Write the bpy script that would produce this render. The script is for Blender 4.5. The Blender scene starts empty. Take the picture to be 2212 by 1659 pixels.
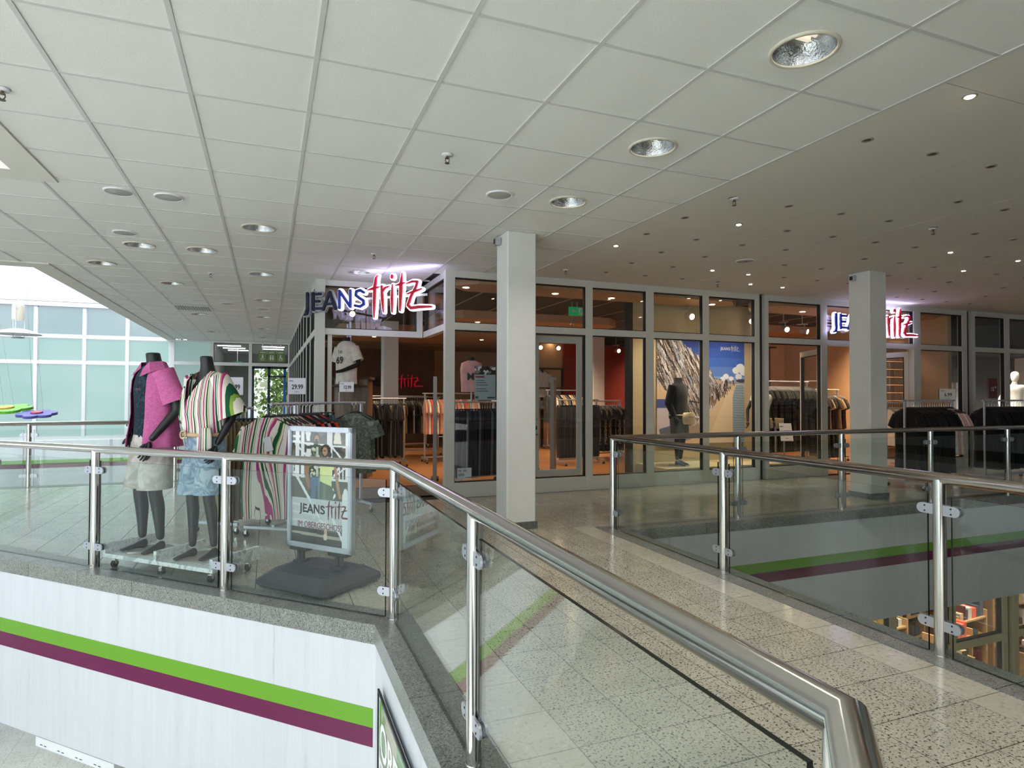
import bpy, math, random
import numpy as np
from mathutils import Matrix, Vector
random.seed(7)
SC = bpy.context.scene
COL = SC.collection
EYE = 1.36
# ---------------------------------------------------------------- camera
cam_d = bpy.data.cameras.new('camera'); cam = bpy.data.objects.new('camera', cam_d); COL.objects.link(cam)
cam_d.sensor_width = 36.0; cam_d.lens = 1338.7 / 2212 * 36; cam_d.clip_start = 0.02; cam_d.clip_end = 200
YAW, PITCH, ROLL = 0.3750, 0.0188, 0.0025
_cy, _sy, _cp, _sp = math.cos(YAW), math.sin(YAW), math.cos(PITCH), math.sin(PITCH)
_f = Vector((_sy*_cp, _cy*_cp, _sp)); _r = Vector((_cy, -_sy, 0)); _u = _r.cross(_f)
_cr, _sr = math.cos(ROLL), math.sin(ROLL)
_r2 = _r*_cr + _u*_sr; _u2 = -_r*_sr + _u*_cr
cam.matrix_world = Matrix(((_r2.x, _u2.x, -_f.x, 0), (_r2.y, _u2.y, -_f.y, 0), (_r2.z, _u2.z, -_f.z, EYE), (0, 0, 0, 1)))
SC.camera = cam
# ---------------------------------------------------------------- view, world, big lights
vs = SC.view_settings; vs.view_transform = 'Standard'; vs.look = 'None'; vs.exposure = 0.0; vs.gamma = 1.0; vs.use_curve_mapping = False
cy = SC.cycles
cy.use_denoising = True; cy.max_bounces = 8; cy.diffuse_bounces = 4; cy.glossy_bounces = 4; cy.transparent_max_bounces = 32
cy.transmission_bounces = 4; cy.sample_clamp_indirect = 6.0; cy.caustics_reflective = False; cy.caustics_refractive = False
w = bpy.data.worlds.new('sky'); SC.world = w; w.use_nodes = True
bg = w.node_tree.nodes['Background']; bg.inputs[0].default_value = (0.86, 0.93, 1.0, 1); bg.inputs[1].default_value = 1.75
sun_d = bpy.data.lights.new('sun', 'SUN'); sun_d.energy = 34; sun_d.angle = math.radians(1.0); sun_d.color = (1.0, 0.97, 0.92)
sun = bpy.data.objects.new('sun', sun_d); COL.objects.link(sun); sun.rotation_euler = Vector((0.0, -.40, -.9)).to_track_quat('-Z', 'Y').to_euler()
def area(name, loc, size, power, color, rot=(0, 0, 0), portal=False):
    l = bpy.data.lights.new(name, 'AREA'); l.shape = 'RECTANGLE'; l.size, l.size_y = size; l.energy = power; l.color = color
    if portal: l.cycles.is_portal = True
    if 'lamp' in name: l.spread = math.radians(115)
    o = bpy.data.objects.new(name, l); o.location = loc; o.rotation_euler = rot; COL.objects.link(o); return o
area('skylight_portal', (-5.2, -0.4, 3.35), (6.8, 11.9), 1, (1, 1, 1), portal=True)
WARM = (1.0, 0.72, 0.48)
for (x, y, pw) in ((2.6, 10.9, 34), (5.2, 10.2, 38), (2.2, 15.2, 34), (6.6, 13.0, 50), (9.6, 9.9, 55), (11.6, 9.6, 60), (9.8, 14.0, 40)):
    area('shop_ceiling_lamp', (x, y, 2.66), (1.1, 1.1), pw, WARM)
for (x, pw) in ((6.3, 20), (7.5, 20)): area('window_display_lamp', (x, 8.35, 2.85), (0.8, 0.15), pw, (1.0, 0.80, 0.58))
area('neighbour_display_lamp', (15.0, 8.5, 2.28), (2.6, 0.4), 110, (1.0, 0.93, 0.85))
area('lower_walk_fill_lamp', (-4.5, 9.4, -1.42), (5.0, 2.0), 120, (1.0, 0.98, 0.95))  # unseen lamp added to brighten the lower floor
area('corridor_lamp', (-0.3, 23.0, 2.9), (1.6, 2.0), 60, (1, .97, .92))
area('lower_shop_lamp', (11.0, 7.2, -1.5), (6.0, 1.6), 110, (1.0, 0.80, 0.6))
area('rear_fill', (-4.2, -7.8, 0.9), (8.5, 3.6), 420, (1.0, 0.98, 0.95), rot=(math.pi/2, 0, 0))  # added fill light from the rear, not an actual window
area('lower_mall_lamp', (7.0, 2.0, -1.45), (4.0, 3.0), 30, (1.0, 0.9, 0.75))
# ---------------------------------------------------------------- helpers
def srgb(c):
    if isinstance(c, str): c = tuple(int(c[i:i+2], 16) for i in (0, 2, 4))
    c = [v/255 for v in c]
    return tuple(v/12.92 if v <= 0.04045 else ((v+0.055)/1.055)**2.4 for v in c) + (1.0,)
def tag(o, label=None, cat=None, group=None, kind=None):
    if label: o['label'] = label
    if cat: o['category'] = cat
    if group: o['group'] = group
    if kind: o['kind'] = kind
    return o
def empty(name, loc=(0, 0, 0), rz=0.0, label=None, cat=None, group=None, kind=None):
    o = bpy.data.objects.new(name, None); o.empty_display_size = 0.1
    o.location = loc; o.rotation_euler = (0, 0, rz); COL.objects.link(o)
    return tag(o, label, cat, group, kind)
def link(name, me, parent=None):
    o = bpy.data.objects.new(name, me); COL.objects.link(o)
    if parent: o.parent = parent
    return o
def copy_tree(o, parent=None):
    c = o.copy(); COL.objects.link(c)
    if parent: c.parent = parent
    for ch in o.children: copy_tree(ch, c)
    return c
class MB:
    def __init__(s): s.v = []; s.f = []; s.m = []; s.s = []
    def add(s, vs, fs, mat=0, smooth=False, M=None):
        b = len(s.v)
        if M is not None: vs = [tuple(M @ Vector(p)) for p in vs]
        s.v += [tuple(p) for p in vs]
        for f in fs: s.f.append([i+b for i in f]); s.m.append(mat); s.s.append(smooth)
        return s
    def box(s, x0, y0, z0, x1, y1, z1, mat=0, M=None):
        v = [(x0, y0, z0), (x1, y0, z0), (x1, y1, z0), (x0, y1, z0), (x0, y0, z1), (x1, y0, z1), (x1, y1, z1), (x0, y1, z1)]
        return s.add(v, [(0, 3, 2, 1), (4, 5, 6, 7), (0, 1, 5, 4), (1, 2, 6, 5), (2, 3, 7, 6), (3, 0, 4, 7)], mat, False, M)
    def prism(s, poly, z0, z1, mat=0, M=None, top=None, side=None):
        n = len(poly)
        a = sum(poly[i][0]*poly[(i+1) % n][1]-poly[(i+1) % n][0]*poly[i][1] for i in range(n))
        if a < 0: poly = poly[::-1]
        v = [(p[0], p[1], z0) for p in poly] + [(p[0], p[1], z1) for p in poly]
        s.add(v, [tuple(range(n))[::-1], tuple(range(n, 2*n))], mat, False, M)
        return s.add(v, [(i, (i+1) % n, (i+1) % n+n, i+n) for i in range(n)], mat if side is None else side, False, M)
    def cyl(s, p0, p1, r, n=16, mat=0, r1=None, caps=True, M=None):
        p0 = Vector(p0); p1 = Vector(p1); d = (p1-p0).normalized()
        a = Vector((0, 0, 1)) if abs(d.z) < 0.9 else Vector((1, 0, 0))
        u = d.cross(a).normalized(); w_ = d.cross(u); r1 = r if r1 is None else r1
        R0 = [p0+(u*math.cos(2*math.pi*i/n)+w_*math.sin(2*math.pi*i/n))*r for i in range(n)]
        R1 = [p1+(u*math.cos(2*math.pi*i/n)+w_*math.sin(2*math.pi*i/n))*r1 for i in range(n)]
        s.add(R0+R1, [(i, i+n, (i+1) % n+n, (i+1) % n) for i in range(n)], mat, True, M)
        if caps: s.add(R0, [tuple(range(n))], mat, False, M); s.add(R1, [tuple(range(n))[::-1]], mat, False, M)
        return s
    def tube(s, pts, r, n=12, mat=0, caps=True, M=None, closed=False):
        P = [Vector(p) for p in pts]; k = len(P); rr = r if isinstance(r, (list, tuple)) else [r]*k
        rings = []; up = None
        for i in range(k):
            if closed: d = (P[(i+1) % k]-P[i-1])
            else: d = (P[min(i+1, k-1)]-P[max(i-1, 0)])
            d.normalize(); f = 1.0
            if 0 < i < k-1:
                c = (P[i]-P[i-1]).normalized().dot((P[i+1]-P[i]).normalized()); f = 1/max(0.5, math.sqrt((1+c)/2))
                bis = ((P[i+1]-P[i]).normalized()-(P[i]-P[i-1]).normalized())
            if up is None: up = Vector((0, 0, 1)) if abs(d.z) < 0.9 else Vector((1, 0, 0))
            u = d.cross(up).normalized(); w_ = u.cross(d).normalized(); up = w_
            ring = []
            for j in range(n):
                q = u*math.cos(2*math.pi*j/n)+w_*math.sin(2*math.pi*j/n)
                if f > 1.001 and bis.length > 1e-6:
                    b = bis.normalized(); q = q + b*(q.dot(b))*(f-1)
                ring.append(P[i]+q*rr[i])
            rings.append(ring)
        v = [p for R_ in rings for p in R_]; fs = []
        for i in range(k if closed else k-1):
            a, b = i*n, ((i+1) % k)*n
            fs += [(a+j, a+(j+1) % n, b+(j+1) % n, b+j) for j in range(n)]
        s.add(v, fs, mat, True, M)
        if caps and not closed: s.add(rings[0], [tuple(range(n))[::-1]], mat, False, M); s.add(rings[-1], [tuple(range(n))], mat, False, M)
        return s
    def lathe(s, prof, n=24, mat=0, M=None, smooth=True):
        k = len(prof); v = [(r*math.cos(2*math.pi*j/n), r*math.sin(2*math.pi*j/n), z) for r, z in prof for j in range(n)]
        fs = [(i*n+j, i*n+(j+1) % n, (i+1)*n+(j+1) % n, (i+1)*n+j) for i in range(k-1) for j in range(n)]
        return s.add(v, fs, mat, smooth, M)
    def loft(s, rings, mat=0, cap0=False, cap1=False, M=None, smooth=True):
        n = len(rings[0]); v = [p for R_ in rings for p in R_]
        fs = [(i*n+j, i*n+(j+1) % n, (i+1)*n+(j+1) % n, (i+1)*n+j) for i in range(len(rings)-1) for j in range(n)]
        s.add(v, fs, mat, smooth, M)
        if cap0: s.add(rings[0], [tuple(range(n))[::-1]], mat, False, M)
        if cap1: s.add(rings[-1], [tuple(range(n))], mat, False, M)
        return s
    def mesh(s, name, mats):
        me = bpy.data.meshes.new(name); me.from_pydata(s.v, [], s.f)
        for m in (mats if isinstance(mats, (list, tuple)) else [mats]): me.materials.append(m)
        me.polygons.foreach_set('material_index', s.m); me.polygons.foreach_set('use_smooth', s.s); me.update(); return me
    def build(s, name, mats, parent=None, **kw):
        o = link(name, s.mesh(name, mats), parent)
        return tag(o, **kw) if kw else o
def ring(cx, cy_, z, rx, ry, rot=0.0, n=24, amp=0.0, k=7, ph=0.0, sup=1.0, tilt=0.0):
    out = []
    for j in range(n):
        t = 2*math.pi*j/n; c, s_ = math.cos(t), math.sin(t)
        c2 = math.copysign(abs(c)**sup, c); s2 = math.copysign(abs(s_)**sup, s_)
        f = 1+amp*math.sin(k*t+ph)+amp*0.6*math.sin((k*2+1)*t+ph*2.3)
        x, y = c2*rx*f, s2*ry*f
        out.append((cx+x*math.cos(rot)-y*math.sin(rot), cy_+x*math.sin(rot)+y*math.cos(rot), z+tilt*x))
    return out
def TR(x, y, z, rz=0.0, rx=0.0, ry=0.0):
    return Matrix.Translation((x, y, z)) @ Matrix.Rotation(rz, 4, 'Z') @ Matrix.Rotation(ry, 4, 'Y') @ Matrix.Rotation(rx, 4, 'X')
# ---------------------------------------------------------------- materials
def newmat(name):
    m = bpy.data.materials.new(name); m.use_nodes = True; nt = m.node_tree
    return m, nt, nt.nodes['Principled BSDF'], nt.nodes['Material Output']
def N(nt, t, **kw):
    n = nt.nodes.new(t)
    for k, v in kw.items():
        if k in n.inputs.keys(): n.inputs[k].default_value = v
        else: setattr(n, k, v)
    return n
def ramp(nt, stops, interp='LINEAR'):
    r = nt.nodes.new('ShaderNodeValToRGB'); r.color_ramp.interpolation = interp
    e = r.color_ramp.elements
    while len(e) > 1: e.remove(e[0])
    e[0].position = stops[0][0]; e[0].color = stops[0][1]
    for p, c in stops[1:]:
        q = e.new(p); q.color = c
    return r
def plain(name, col, rough=0.5, metal=0.0, noise=0.0, nscale=8.0, bump=0.0, bscale=60.0, spec=0.5, emit=None, es=0.0, sheen=0.0):
    m, nt, b, o = newmat(name); c = srgb(col); b.inputs['Roughness'].default_value = rough; b.inputs['Metallic'].default_value = metal
    b.inputs['Specular IOR Level'].default_value = spec; b.inputs['Base Color'].default_value = c
    tc = N(nt, 'ShaderNodeTexCoord')
    if noise:
        n = N(nt, 'ShaderNodeTexNoise', Scale=nscale, Detail=4.0); nt.links.new(tc.outputs['Object'], n.inputs['Vector'])
        lo = tuple(v*(1-noise) for v in c[:3])+(1,); hi = tuple(min(1, v*(1+noise)) for v in c[:3])+(1,)
        r = ramp(nt, [(0.3, lo), (0.7, hi)]); nt.links.new(n.outputs['Fac'], r.inputs[0]); nt.links.new(r.outputs[0], b.inputs['Base Color'])
    if bump:
        n2 = N(nt, 'ShaderNodeTexNoise', Scale=bscale, Detail=3.0); bp = N(nt, 'ShaderNodeBump', Strength=bump, Distance=0.01)
        nt.links.new(tc.outputs['Object'], n2.inputs['Vector']); nt.links.new(n2.outputs['Fac'], bp.inputs['Height']); nt.links.new(bp.outputs[0], b.inputs['Normal'])
    if emit: b.inputs['Emission Color'].default_value = srgb(emit); b.inputs['Emission Strength'].default_value = es
    if sheen: b.inputs['Sheen Weight'].default_value = sheen
    return m
def granite(name, base, dark, light, scale=70.0, rough=0.22, amount=0.42):
    m, nt, b, o = newmat(name); g = N(nt, 'ShaderNodeNewGeometry')
    n = N(nt, 'ShaderNodeTexNoise', Scale=scale, Detail=1.2, Roughness=0.5, Distortion=0.6); nt.links.new(g.outputs['Position'], n.inputs['Vector'])
    n2 = N(nt, 'ShaderNodeTexNoise', Scale=scale*0.05, Detail=2.0); nt.links.new(g.outputs['Position'], n2.inputs['Vector'])
    r = ramp(nt, [(amount-0.06, srgb(dark)), (amount, srgb(base)), (0.62, srgb(base)), (0.70, srgb(light))]); nt.links.new(n.outputs['Fac'], r.inputs[0])
    mx = N(nt, 'ShaderNodeMix', data_type='RGBA', blend_type='MULTIPLY'); mx.inputs[0].default_value = 1
    r2 = ramp(nt, [(0.35, (0.86, 0.86, 0.86, 1)), (0.65, (1, 1, 1, 1))]); nt.links.new(n2.outputs['Fac'], r2.inputs[0])
    nt.links.new(r.outputs[0], mx.inputs[6]); nt.links.new(r2.outputs[0], mx.inputs[7]); nt.links.new(mx.outputs[2], b.inputs['Base Color'])
    b.inputs['Roughness'].default_value = rough
    return m
def glassmat(name, tint, gloss=1.0, rough=0.0):
    m, nt, b, o = newmat(name); nt.nodes.remove(b)
    g = N(nt, 'ShaderNodeNewGeometry'); d = N(nt, 'ShaderNodeVectorMath', operation='DOT_PRODUCT')
    nt.links.new(g.outputs['Normal'], d.inputs[0]); nt.links.new(g.outputs['Incoming'], d.inputs[1])
    ab = N(nt, 'ShaderNodeMath', operation='ABSOLUTE'); nt.links.new(d.outputs['Value'], ab.inputs[0])
    om = N(nt, 'ShaderNodeMath', operation='SUBTRACT'); om.inputs[0].default_value = 1; nt.links.new(ab.outputs[0], om.inputs[1])
    pw = N(nt, 'ShaderNodeMath', operation='POWER'); pw.inputs[1].default_value = 5; nt.links.new(om.outputs[0], pw.inputs[0])
    ma = N(nt, 'ShaderNodeMath', operation='MULTIPLY_ADD'); ma.inputs[1].default_value = 0.96*gloss; ma.inputs[2].default_value = 0.04*gloss; nt.links.new(pw.outputs[0], ma.inputs[0])
    t = N(nt, 'ShaderNodeBsdfTransparent'); t.inputs[0].default_value = tint+(1,)
    gl = N(nt, 'ShaderNodeBsdfGlossy'); gl.inputs['Roughness'].default_value = rough; gl.inputs[0].default_value = (1, 1, 1, 1)
    mx = N(nt, 'ShaderNodeMixShader'); nt.links.new(ma.outputs[0], mx.inputs[0]); nt.links.new(t.outputs[0], mx.inputs[1]); nt.links.new(gl.outputs[0], mx.inputs[2])
    nt.links.new(mx.outputs[0], o.inputs[0]); return m
def emis(name, col, st):
    m, nt, b, o = newmat(name); b.inputs['Base Color'].default_value = srgb(col); b.inputs['Emission Color'].default_value = srgb(col); b.inputs['Emission Strength'].default_value = st; return m
M = {}
M['tile'] = granite('speckled_tile', 'c0bcae', '55544d', 'd6d2c6', 92, 0.15, 0.42)
M['tile_light'] = granite('pale_tile', 'cbc6b8', 'b5b0a2', 'd9d5c8', 45, 0.13, 0.40)
M['granite'] = granite('kerb_granite', '8f918c', '4c4e4c', 'b9bab6', 150, 0.35, 0.44)
M['granite_dark'] = granite('dark_skirting', '6b6f6a', '3f423f', '8a8d88', 110, 0.4, 0.44)
M['grout'] = plain('grout', '1c1b19', 0.9)
M['tile_low'] = granite('lower_tile', 'b9bcb6', '9b9e98', 'c8cac5', 40, 0.35, 0.42)
M['white'] = plain('white_paint', 'e9ebee', 0.6, noise=0.02)
M['fascia'] = plain('white_fascia', 'd3d6db', 0.45, noise=0.03, nscale=3)
M['plaster'] = plain('column_plaster', 'e2e2df', 0.85, noise=0.02, bump=0.25, bscale=220)
M['ceil'] = plain('mineral_tile', 'f0f0ec', 0.9, noise=0.03, nscale=120, bump=0.3, bscale=300)
M['tbar'] = plain('tee_bar', 'd2d3d0', 0.5)
M['gyps'] = plain('gypsum', 'e2dfd6', 0.8)
def walldirt():
    m, nt, b, o = newmat('white_fascia'); g = N(nt, 'ShaderNodeNewGeometry'); mp = N(nt, 'ShaderNodeMapping'); mp.inputs['Scale'].default_value = (9, 9, .5); nt.links.new(g.outputs['Position'], mp.inputs['Vector'])
    n = N(nt, 'ShaderNodeTexNoise', Scale=1.5, Detail=6.0, Roughness=.75); nt.links.new(mp.outputs[0], n.inputs['Vector'])
    r = ramp(nt, [(.28, srgb('b7bac0')), (.37, srgb('d0d3d8')), (.6, srgb('d6d9de'))]); nt.links.new(n.outputs['Fac'], r.inputs[0]); nt.links.new(r.outputs[0], b.inputs['Base Color']); b.inputs['Roughness'].default_value = .45; return m
M['fascia'] = walldirt()
M['green'] = plain('green_stripe', '6da528', 0.4); M['magenta'] = plain('magenta_stripe', '6a0f48', 0.4)
M['steel'] = plain('brushed_steel', 'e4e2de', 0.14, 1.0)
M['steel_dull'] = plain('satin_steel', 'c9ccd6', 0.38, 0.8)
M['glass'] = glassmat('rail_glass', (0.93, 0.965, 0.95), 1.0); M['glass_edge'] = plain('glass_edge', '1c2b26', 0.15)
M['pane'] = glassmat('shop_pane', (0.97, 0.975, 0.97), 0.9); M['roofglass'] = glassmat('roof_glass', (0.95, 0.97, 0.98), 0.8)
M['frame'] = plain('aluminium_frame', 'd6d6d0', 0.4, 0.0); M['gasket'] = plain('black_gasket', '1a1a1a', 0.6)
M['black'] = plain('black_plastic', '1d1f21', 0.45); M['dark'] = plain('matt_black', '0e0e0f', 0.7)
M['chrome'] = plain('chrome', 'd8d8d8', 0.12, 1.0); M['rubber'] = plain('rubber', '161616', 0.7)
# ---------------------------------------------------------------- the setting
H = 3.034                                   # ceiling height over the upper floor
LV = [(-9, 7.333), (-3.0, 7.333), (.606, 3.727), (.606, .66), (-2.4, -2.346), (-9, -2.346)]   # void in front, left
RV = [(3.41, -2), (3.41, 5.43), (14, 5.43), (14, -2)]                                        # void on the right
FV = [(-1.3, 21.25), (-1.3, 11.2), (-9, 11.2)]                                               # far void on the left
slab = MB()
for poly in ([(.606, .66), (3.41, .66), (3.41, 5.43), (.606, 5.43)], [(.606, 3.727), (.606, 7.333), (-3.0, 7.333)],
             [(-9, 7.333), (.606, 7.333), (.606, 11.2), (-9, 11.2)], [(-1.3, 11.2), (.606, 11.2), (.606, 21.4), (-1.3, 21.4)],
             [(.606, 5.43), (17, 5.43), (17, 21.4), (.606, 21.4)], [(14, -8), (17, -8), (17, 5.43), (14, 5.43)],
             [(.606, .66), (-2.4, -2.346), (-2.4, -8), (3.41, -8), (3.41, .66)], [(-9, -8), (-2.4, -8), (-2.4, -2.346), (-9, -2.346)],
             [(3.41, -8), (14, -8), (14, -2), (3.41, -2)]):
    slab.prism(poly, -1.355, -0.014, 1, side=0)
    n = len(poly); slab.add([(p[0], p[1], -0.0138) for p in poly], [tuple(range(n))], 2)
floor = slab.build('floor', [M['fascia'], M['ceil'], M['grout']], kind='structure')
# -- tiles: 30 cm grid clipped to convex zones
def clip(poly, zone):
    n = len(zone)
    for i in range(n):
        a, b = zone[i], zone[(i+1) % n]; out = []
        def side(p): return (b[0]-a[0])*(p[1]-a[1])-(b[1]-a[1])*(p[0]-a[0])
        for k in range(len(poly)):
            p, q = poly[k], poly[(k+1) % len(poly)]; sp, sq = side(p), side(q)
            if sp >= 0: out.append(p)
            if sp*sq < 0:
                t = sp/(sp-sq); out.append((p[0]+(q[0]-p[0])*t, p[1]+(q[1]-p[1])*t))
        poly = out
        if len(poly) < 3: return []
    return poly
def parea(p): return abs(sum(p[i][0]*p[(i+1) % len(p)][1]-p[(i+1) % len(p)][0]*p[i][1] for i in range(len(p))))/2
def inset(p, d):
    cx = sum(q[0] for q in p)/len(p); cy_ = sum(q[1] for q in p)/len(p)
    return [(x+(-d if x > cx else d), y+(-d if y > cy_ else d)) for x, y in p]
TX, TY, TS = 2.93, .06, .30
zones = [('tile', [(1.13, -1.5), (2.93, -1.5), (2.93, 5.76), (1.13, 5.76)]),
         ('tile', [(1.13, 3.95), (1.13, 7.86), (-2.78, 7.86)]),
         ('tile', [(-8.5, 7.86), (1.13, 7.86), (1.13, 10.80), (-8.5, 10.80)]),
         ('tile', [(1.13, 5.76), (13.4, 5.76), (13.4, 7.93), (1.13, 7.93)]),
         ('tile', [(-.87, 10.80), (.60, 10.80), (.60, 21.2), (-.87, 21.2)]),
         ('tile_light', [(2.93, -1.5), (3.16, -1.5), (3.16, 5.66), (2.93, 5.66)]),
         ('tile_light', [(2.93, 5.66), (13.4, 5.66), (13.4, 5.76), (2.93, 5.76)]),
         ('tile_light', [(.84, .76), (1.13, .48), (1.13, 3.95), (.84, 3.83)]),
         ('tile_light', [(.84, 3.83), (1.13, 3.95), (-2.78, 7.86), (-2.9, 7.57)]),
         ('tile_light', [(-8.5, 7.57), (-2.9, 7.57), (-2.78, 7.86), (-8.5, 7.86)]),
         ('tile_light', [(-8.5, 10.80), (-.87, 10.80), (-1.07, 10.97), (-8.5, 10.97)]),
         ('tile_light', [(-1.07, 10.97), (-.87, 10.80), (-.87, 21.2), (-1.07, 21.2)])]
tiles = []
for mat, z in zones:
    xs = [p[0] for p in z]; ys = [p[1] for p in z]
    for i in range(int((min(xs)-TX)//TS)-1, int((max(xs)-TX)//TS)+2):
        for j in range(int((min(ys)-TY)//TS)-1, int((max(ys)-TY)//TS)+2):
            x0, y0 = TX+i*TS, TY+j*TS
            c = clip([(x0, y0), (x0+TS, y0), (x0+TS, y0+TS), (x0, y0+TS)], z)
            if len(c) >= 3 and parea(c) > 0.0015:
                cx = sum(p[0] for p in c)/len(c); cyy = sum(p[1] for p in c)/len(c)
                fw = .366*cx+.93*cyy; rt = .93*cx-.366*cyy
                vis = fw > .9 and abs(rt/fw) < .9
                key = fw if vis else 99+fw
                hid = cx < 1.0 and cx+cyy < 4.9
                tiles.append((key, mat, c, cx, cyy))
tiles.sort(key=lambda t: t[0])
full = {}
rest = MB(); nt_ = 0
for key, mat, c, cx, cyy in tiles:
    if nt_ < 300 and key < 90:
        nt_ += 1
        if len(c) == 4 and abs(parea(c)-TS*TS) < 1e-5:
            if mat not in full: full[mat] = MB().prism([(-.1475, -.1475), (.1475, -.1475), (.1475, .1475), (-.1475, .1475)], -0.0135, 0).mesh('tile', M[mat])
            o = link('tile', full[mat], floor); o.location = (cx, cyy, random.uniform(-.0004, .0002))
        else: MB().prism(inset(c, .0025), -0.0135, 0).build('tile', M[mat], floor)
    else:
        rest.prism(inset(c, .0025), -0.0135, 0, 0 if mat == 'tile' else 1)
tag(rest.build('tile_field', [M['tile'], M['tile_light']], floor), kind='stuff')
# -- granite kerb stones along the voids
def offs(path, d):
    out = []
    for i, p in enumerate(path):
        def nrm(a, b):
            l = math.hypot(b[0]-a[0], b[1]-a[1]); return (-(b[1]-a[1])/l, (b[0]-a[0])/l)
        if i == 0: n = nrm(path[0], path[1]); out.append((p[0]+n[0]*d, p[1]+n[1]*d)); continue
        if i == len(path)-1: n = nrm(path[-2], path[-1]); out.append((p[0]+n[0]*d, p[1]+n[1]*d)); continue
        n1 = nrm(path[i-1], p); n2 = nrm(p, path[i+1]); k = 1+n1[0]*n2[0]+n1[1]*n2[1]
        out.append((p[0]+(n1[0]+n2[0])*d/k, p[1]+(n1[1]+n2[1])*d/k))
    return out
def kerb(path, width, joints=None, step=0.97):
    o0 = offs(path, -0.006); o1 = offs(path, width)
    for i in range(len(path)-1):
        a, b = path[i], path[i+1]; L = math.hypot(b[0]-a[0], b[1]-a[1]); dx, dy = (b[0]-a[0])/L, (b[1]-a[1])/L
        js = (joints or {}).get(i)
        if js is None: js = [step*k for k in range(1, int(L/step)) if L-step*k > .35]
        cuts = [0]+sorted(js)+[L]
        def at(o, base, s): return (base[0]+dx*s, base[1]+dy*s)
        nx, ny = -dy, dx
        for k in range(len(cuts)-1):
            s0, s1 = cuts[k], cuts[k+1]; g = .0022
            p0 = o0[i] if k == 0 else (a[0]+dx*(s0+g)-nx*.006, a[1]+dy*(s0+g)-ny*.006)
            q0 = o1[i] if k == 0 else (a[0]+dx*(s0+g)+nx*width, a[1]+dy*(s0+g)+ny*width)
            p1 = o0[i+1] if k == len(cuts)-2 else (a[0]+dx*(s1-g)-nx*.006, a[1]+dy*(s1-g)-ny*.006)
            q1 = o1[i+1] if k == len(cuts)-2 else (a[0]+dx*(s1-g)+nx*width, a[1]+dy*(s1-g)+ny*width)
            MB().prism([p0, p1, q1, q0], -0.112, 0.003).build('kerb_stone', M['granite'], floor)
kerb(LV, .23, {1: [.75, 1.72, 2.34, 2.96, 4.2], 2: [.956, 1.93, 2.5]})
kerb(RV, .25); kerb(FV, .23)
# -- stripes on the white parapet faces
def stripes(a, b, name_par, off=.003):
    L = math.hypot(b[0]-a[0], b[1]-a[1]); ang = math.atan2(b[1]-a[1], b[0]-a[0])
    for nm, z0, z1, m in (('green_stripe', -.603, -.492, 'green'), ('magenta_stripe', -.717, -.603, 'magenta')):
        MB().box(0, -off, z0, L, .001, z1, M=TR(a[0], a[1], 0, ang)).build(nm, M[m], name_par)
stripes((-3.0, 7.333), (.594, 3.739), floor); stripes((3.44, 5.43), (13.98, 5.43), floor)
# -- ceiling: slab, gypsum field, mineral tiles in a tee grid
SK1 = (-9, -6.5, -1.785, 5.59); SK2 = (-9, 9.81, -2.87, 21.2)
cs = MB()
for (x0, y0, x1, y1) in ((-9, -8, 17, -6.5), (-1.785, -6.5, 17, 21.4), (-9, 5.59, -1.785, 9.81), (-2.87, 9.81, -1.785, 21.4)):
    cs.box(x0, y0, H+.15, x1, y1, H+.33)
ceiling = cs.build('ceiling', M['ceil'], kind='structure')
CX0, CY0, CSX, CSY = -1.666, 1.926, .625, .6337
def ctile_mesh(hole=None, c=(0, 0)):
    a, b = CSX/2-.003, CSY/2-.003; m = MB()
    if not hole: m.box(-a, -b, .002, a, b, .02)
    else:
        n = 32; ci = []; sq = []
        for k in range(n):
            t = 2*math.pi*k/n+math.pi/4; ci.append((c[0]+hole*math.cos(t), c[1]+hole*math.sin(t), .002))
            q = k/n*4; e = int(q); f_ = q-e
            cor = [(a, b), (-a, b), (-a, -b), (a, -b)]; p, r = cor[e], cor[(e+1) % 4]; sq.append((p[0]+(r[0]-p[0])*f_, p[1]+(r[1]-p[1])*f_, .002))
        m.add(ci+sq, [(k, (k+1) % n, (k+1) % n+n, k+n) for k in range(n)])
        ci2 = [(p[0], p[1], .02) for p in ci]; m.add(ci+ci2, [(k, (k+1) % n, (k+1) % n+n, k+n) for k in range(n)])
    return m.mesh('ceiling_tile', M['ceil'])
DL = [(2.41, 2.25), (2.41, 3.53), (2.41, 4.81), (-.1, 6.70), (-1.39, 8.12), (-.74, 8.0), (-2.02, 9.37), (-.1, 9.28), (-1.37, 10.61), (-.1, 11.76), (-.1, 14.34), (-1.37, 14.5), (-.1, 16.73), (-1.4, 18.26), (-.1, 19.2), (2.41, .97), (1.13, 8.53)]
base_t = ctile_mesh(); hole_t = ctile_mesh(.142)
downlights = []
cells = []
for i in range(-6, 8):
    for j in range(-3, 31):
        cx = CX0+(i+.5)*CSX; cyy = CY0+(j+.5)*CSY
        if cx-CSX/2 < -1.56 and cyy-CSY/2 < 5.7: continue          # plaster border of the near skylight
        if cx-CSX/2 < -2.62 and cyy+CSY/2 > 9.6: continue
        if cx > .65 and cyy > 9.5: continue
        if cx > 2.2 and cyy > 8.1: continue
        fw = .366*cx+.93*cyy; rt = .93*cx-.366*cyy
        cells.append((fw if fw > .6 and abs(rt/fw) < 1.0 else 90+fw, cx, cyy, i, j))
for j in range(-3, 31):
    y0_, y1_ = CY0+j*CSY+.003, CY0+(j+1)*CSY-.003
    if y0_ < 5.7: MB().box(-1.549, y0_, H+.002, -1.044, y1_, H+.02).build('ceiling_tile', M['ceil'], ceiling)
    if y0_ > 9.4 and y1_ < 21.3: MB().box(-2.619, y0_, H+.002, -2.294, y1_, H+.02).build('ceiling_tile', M['ceil'], ceiling)
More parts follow.
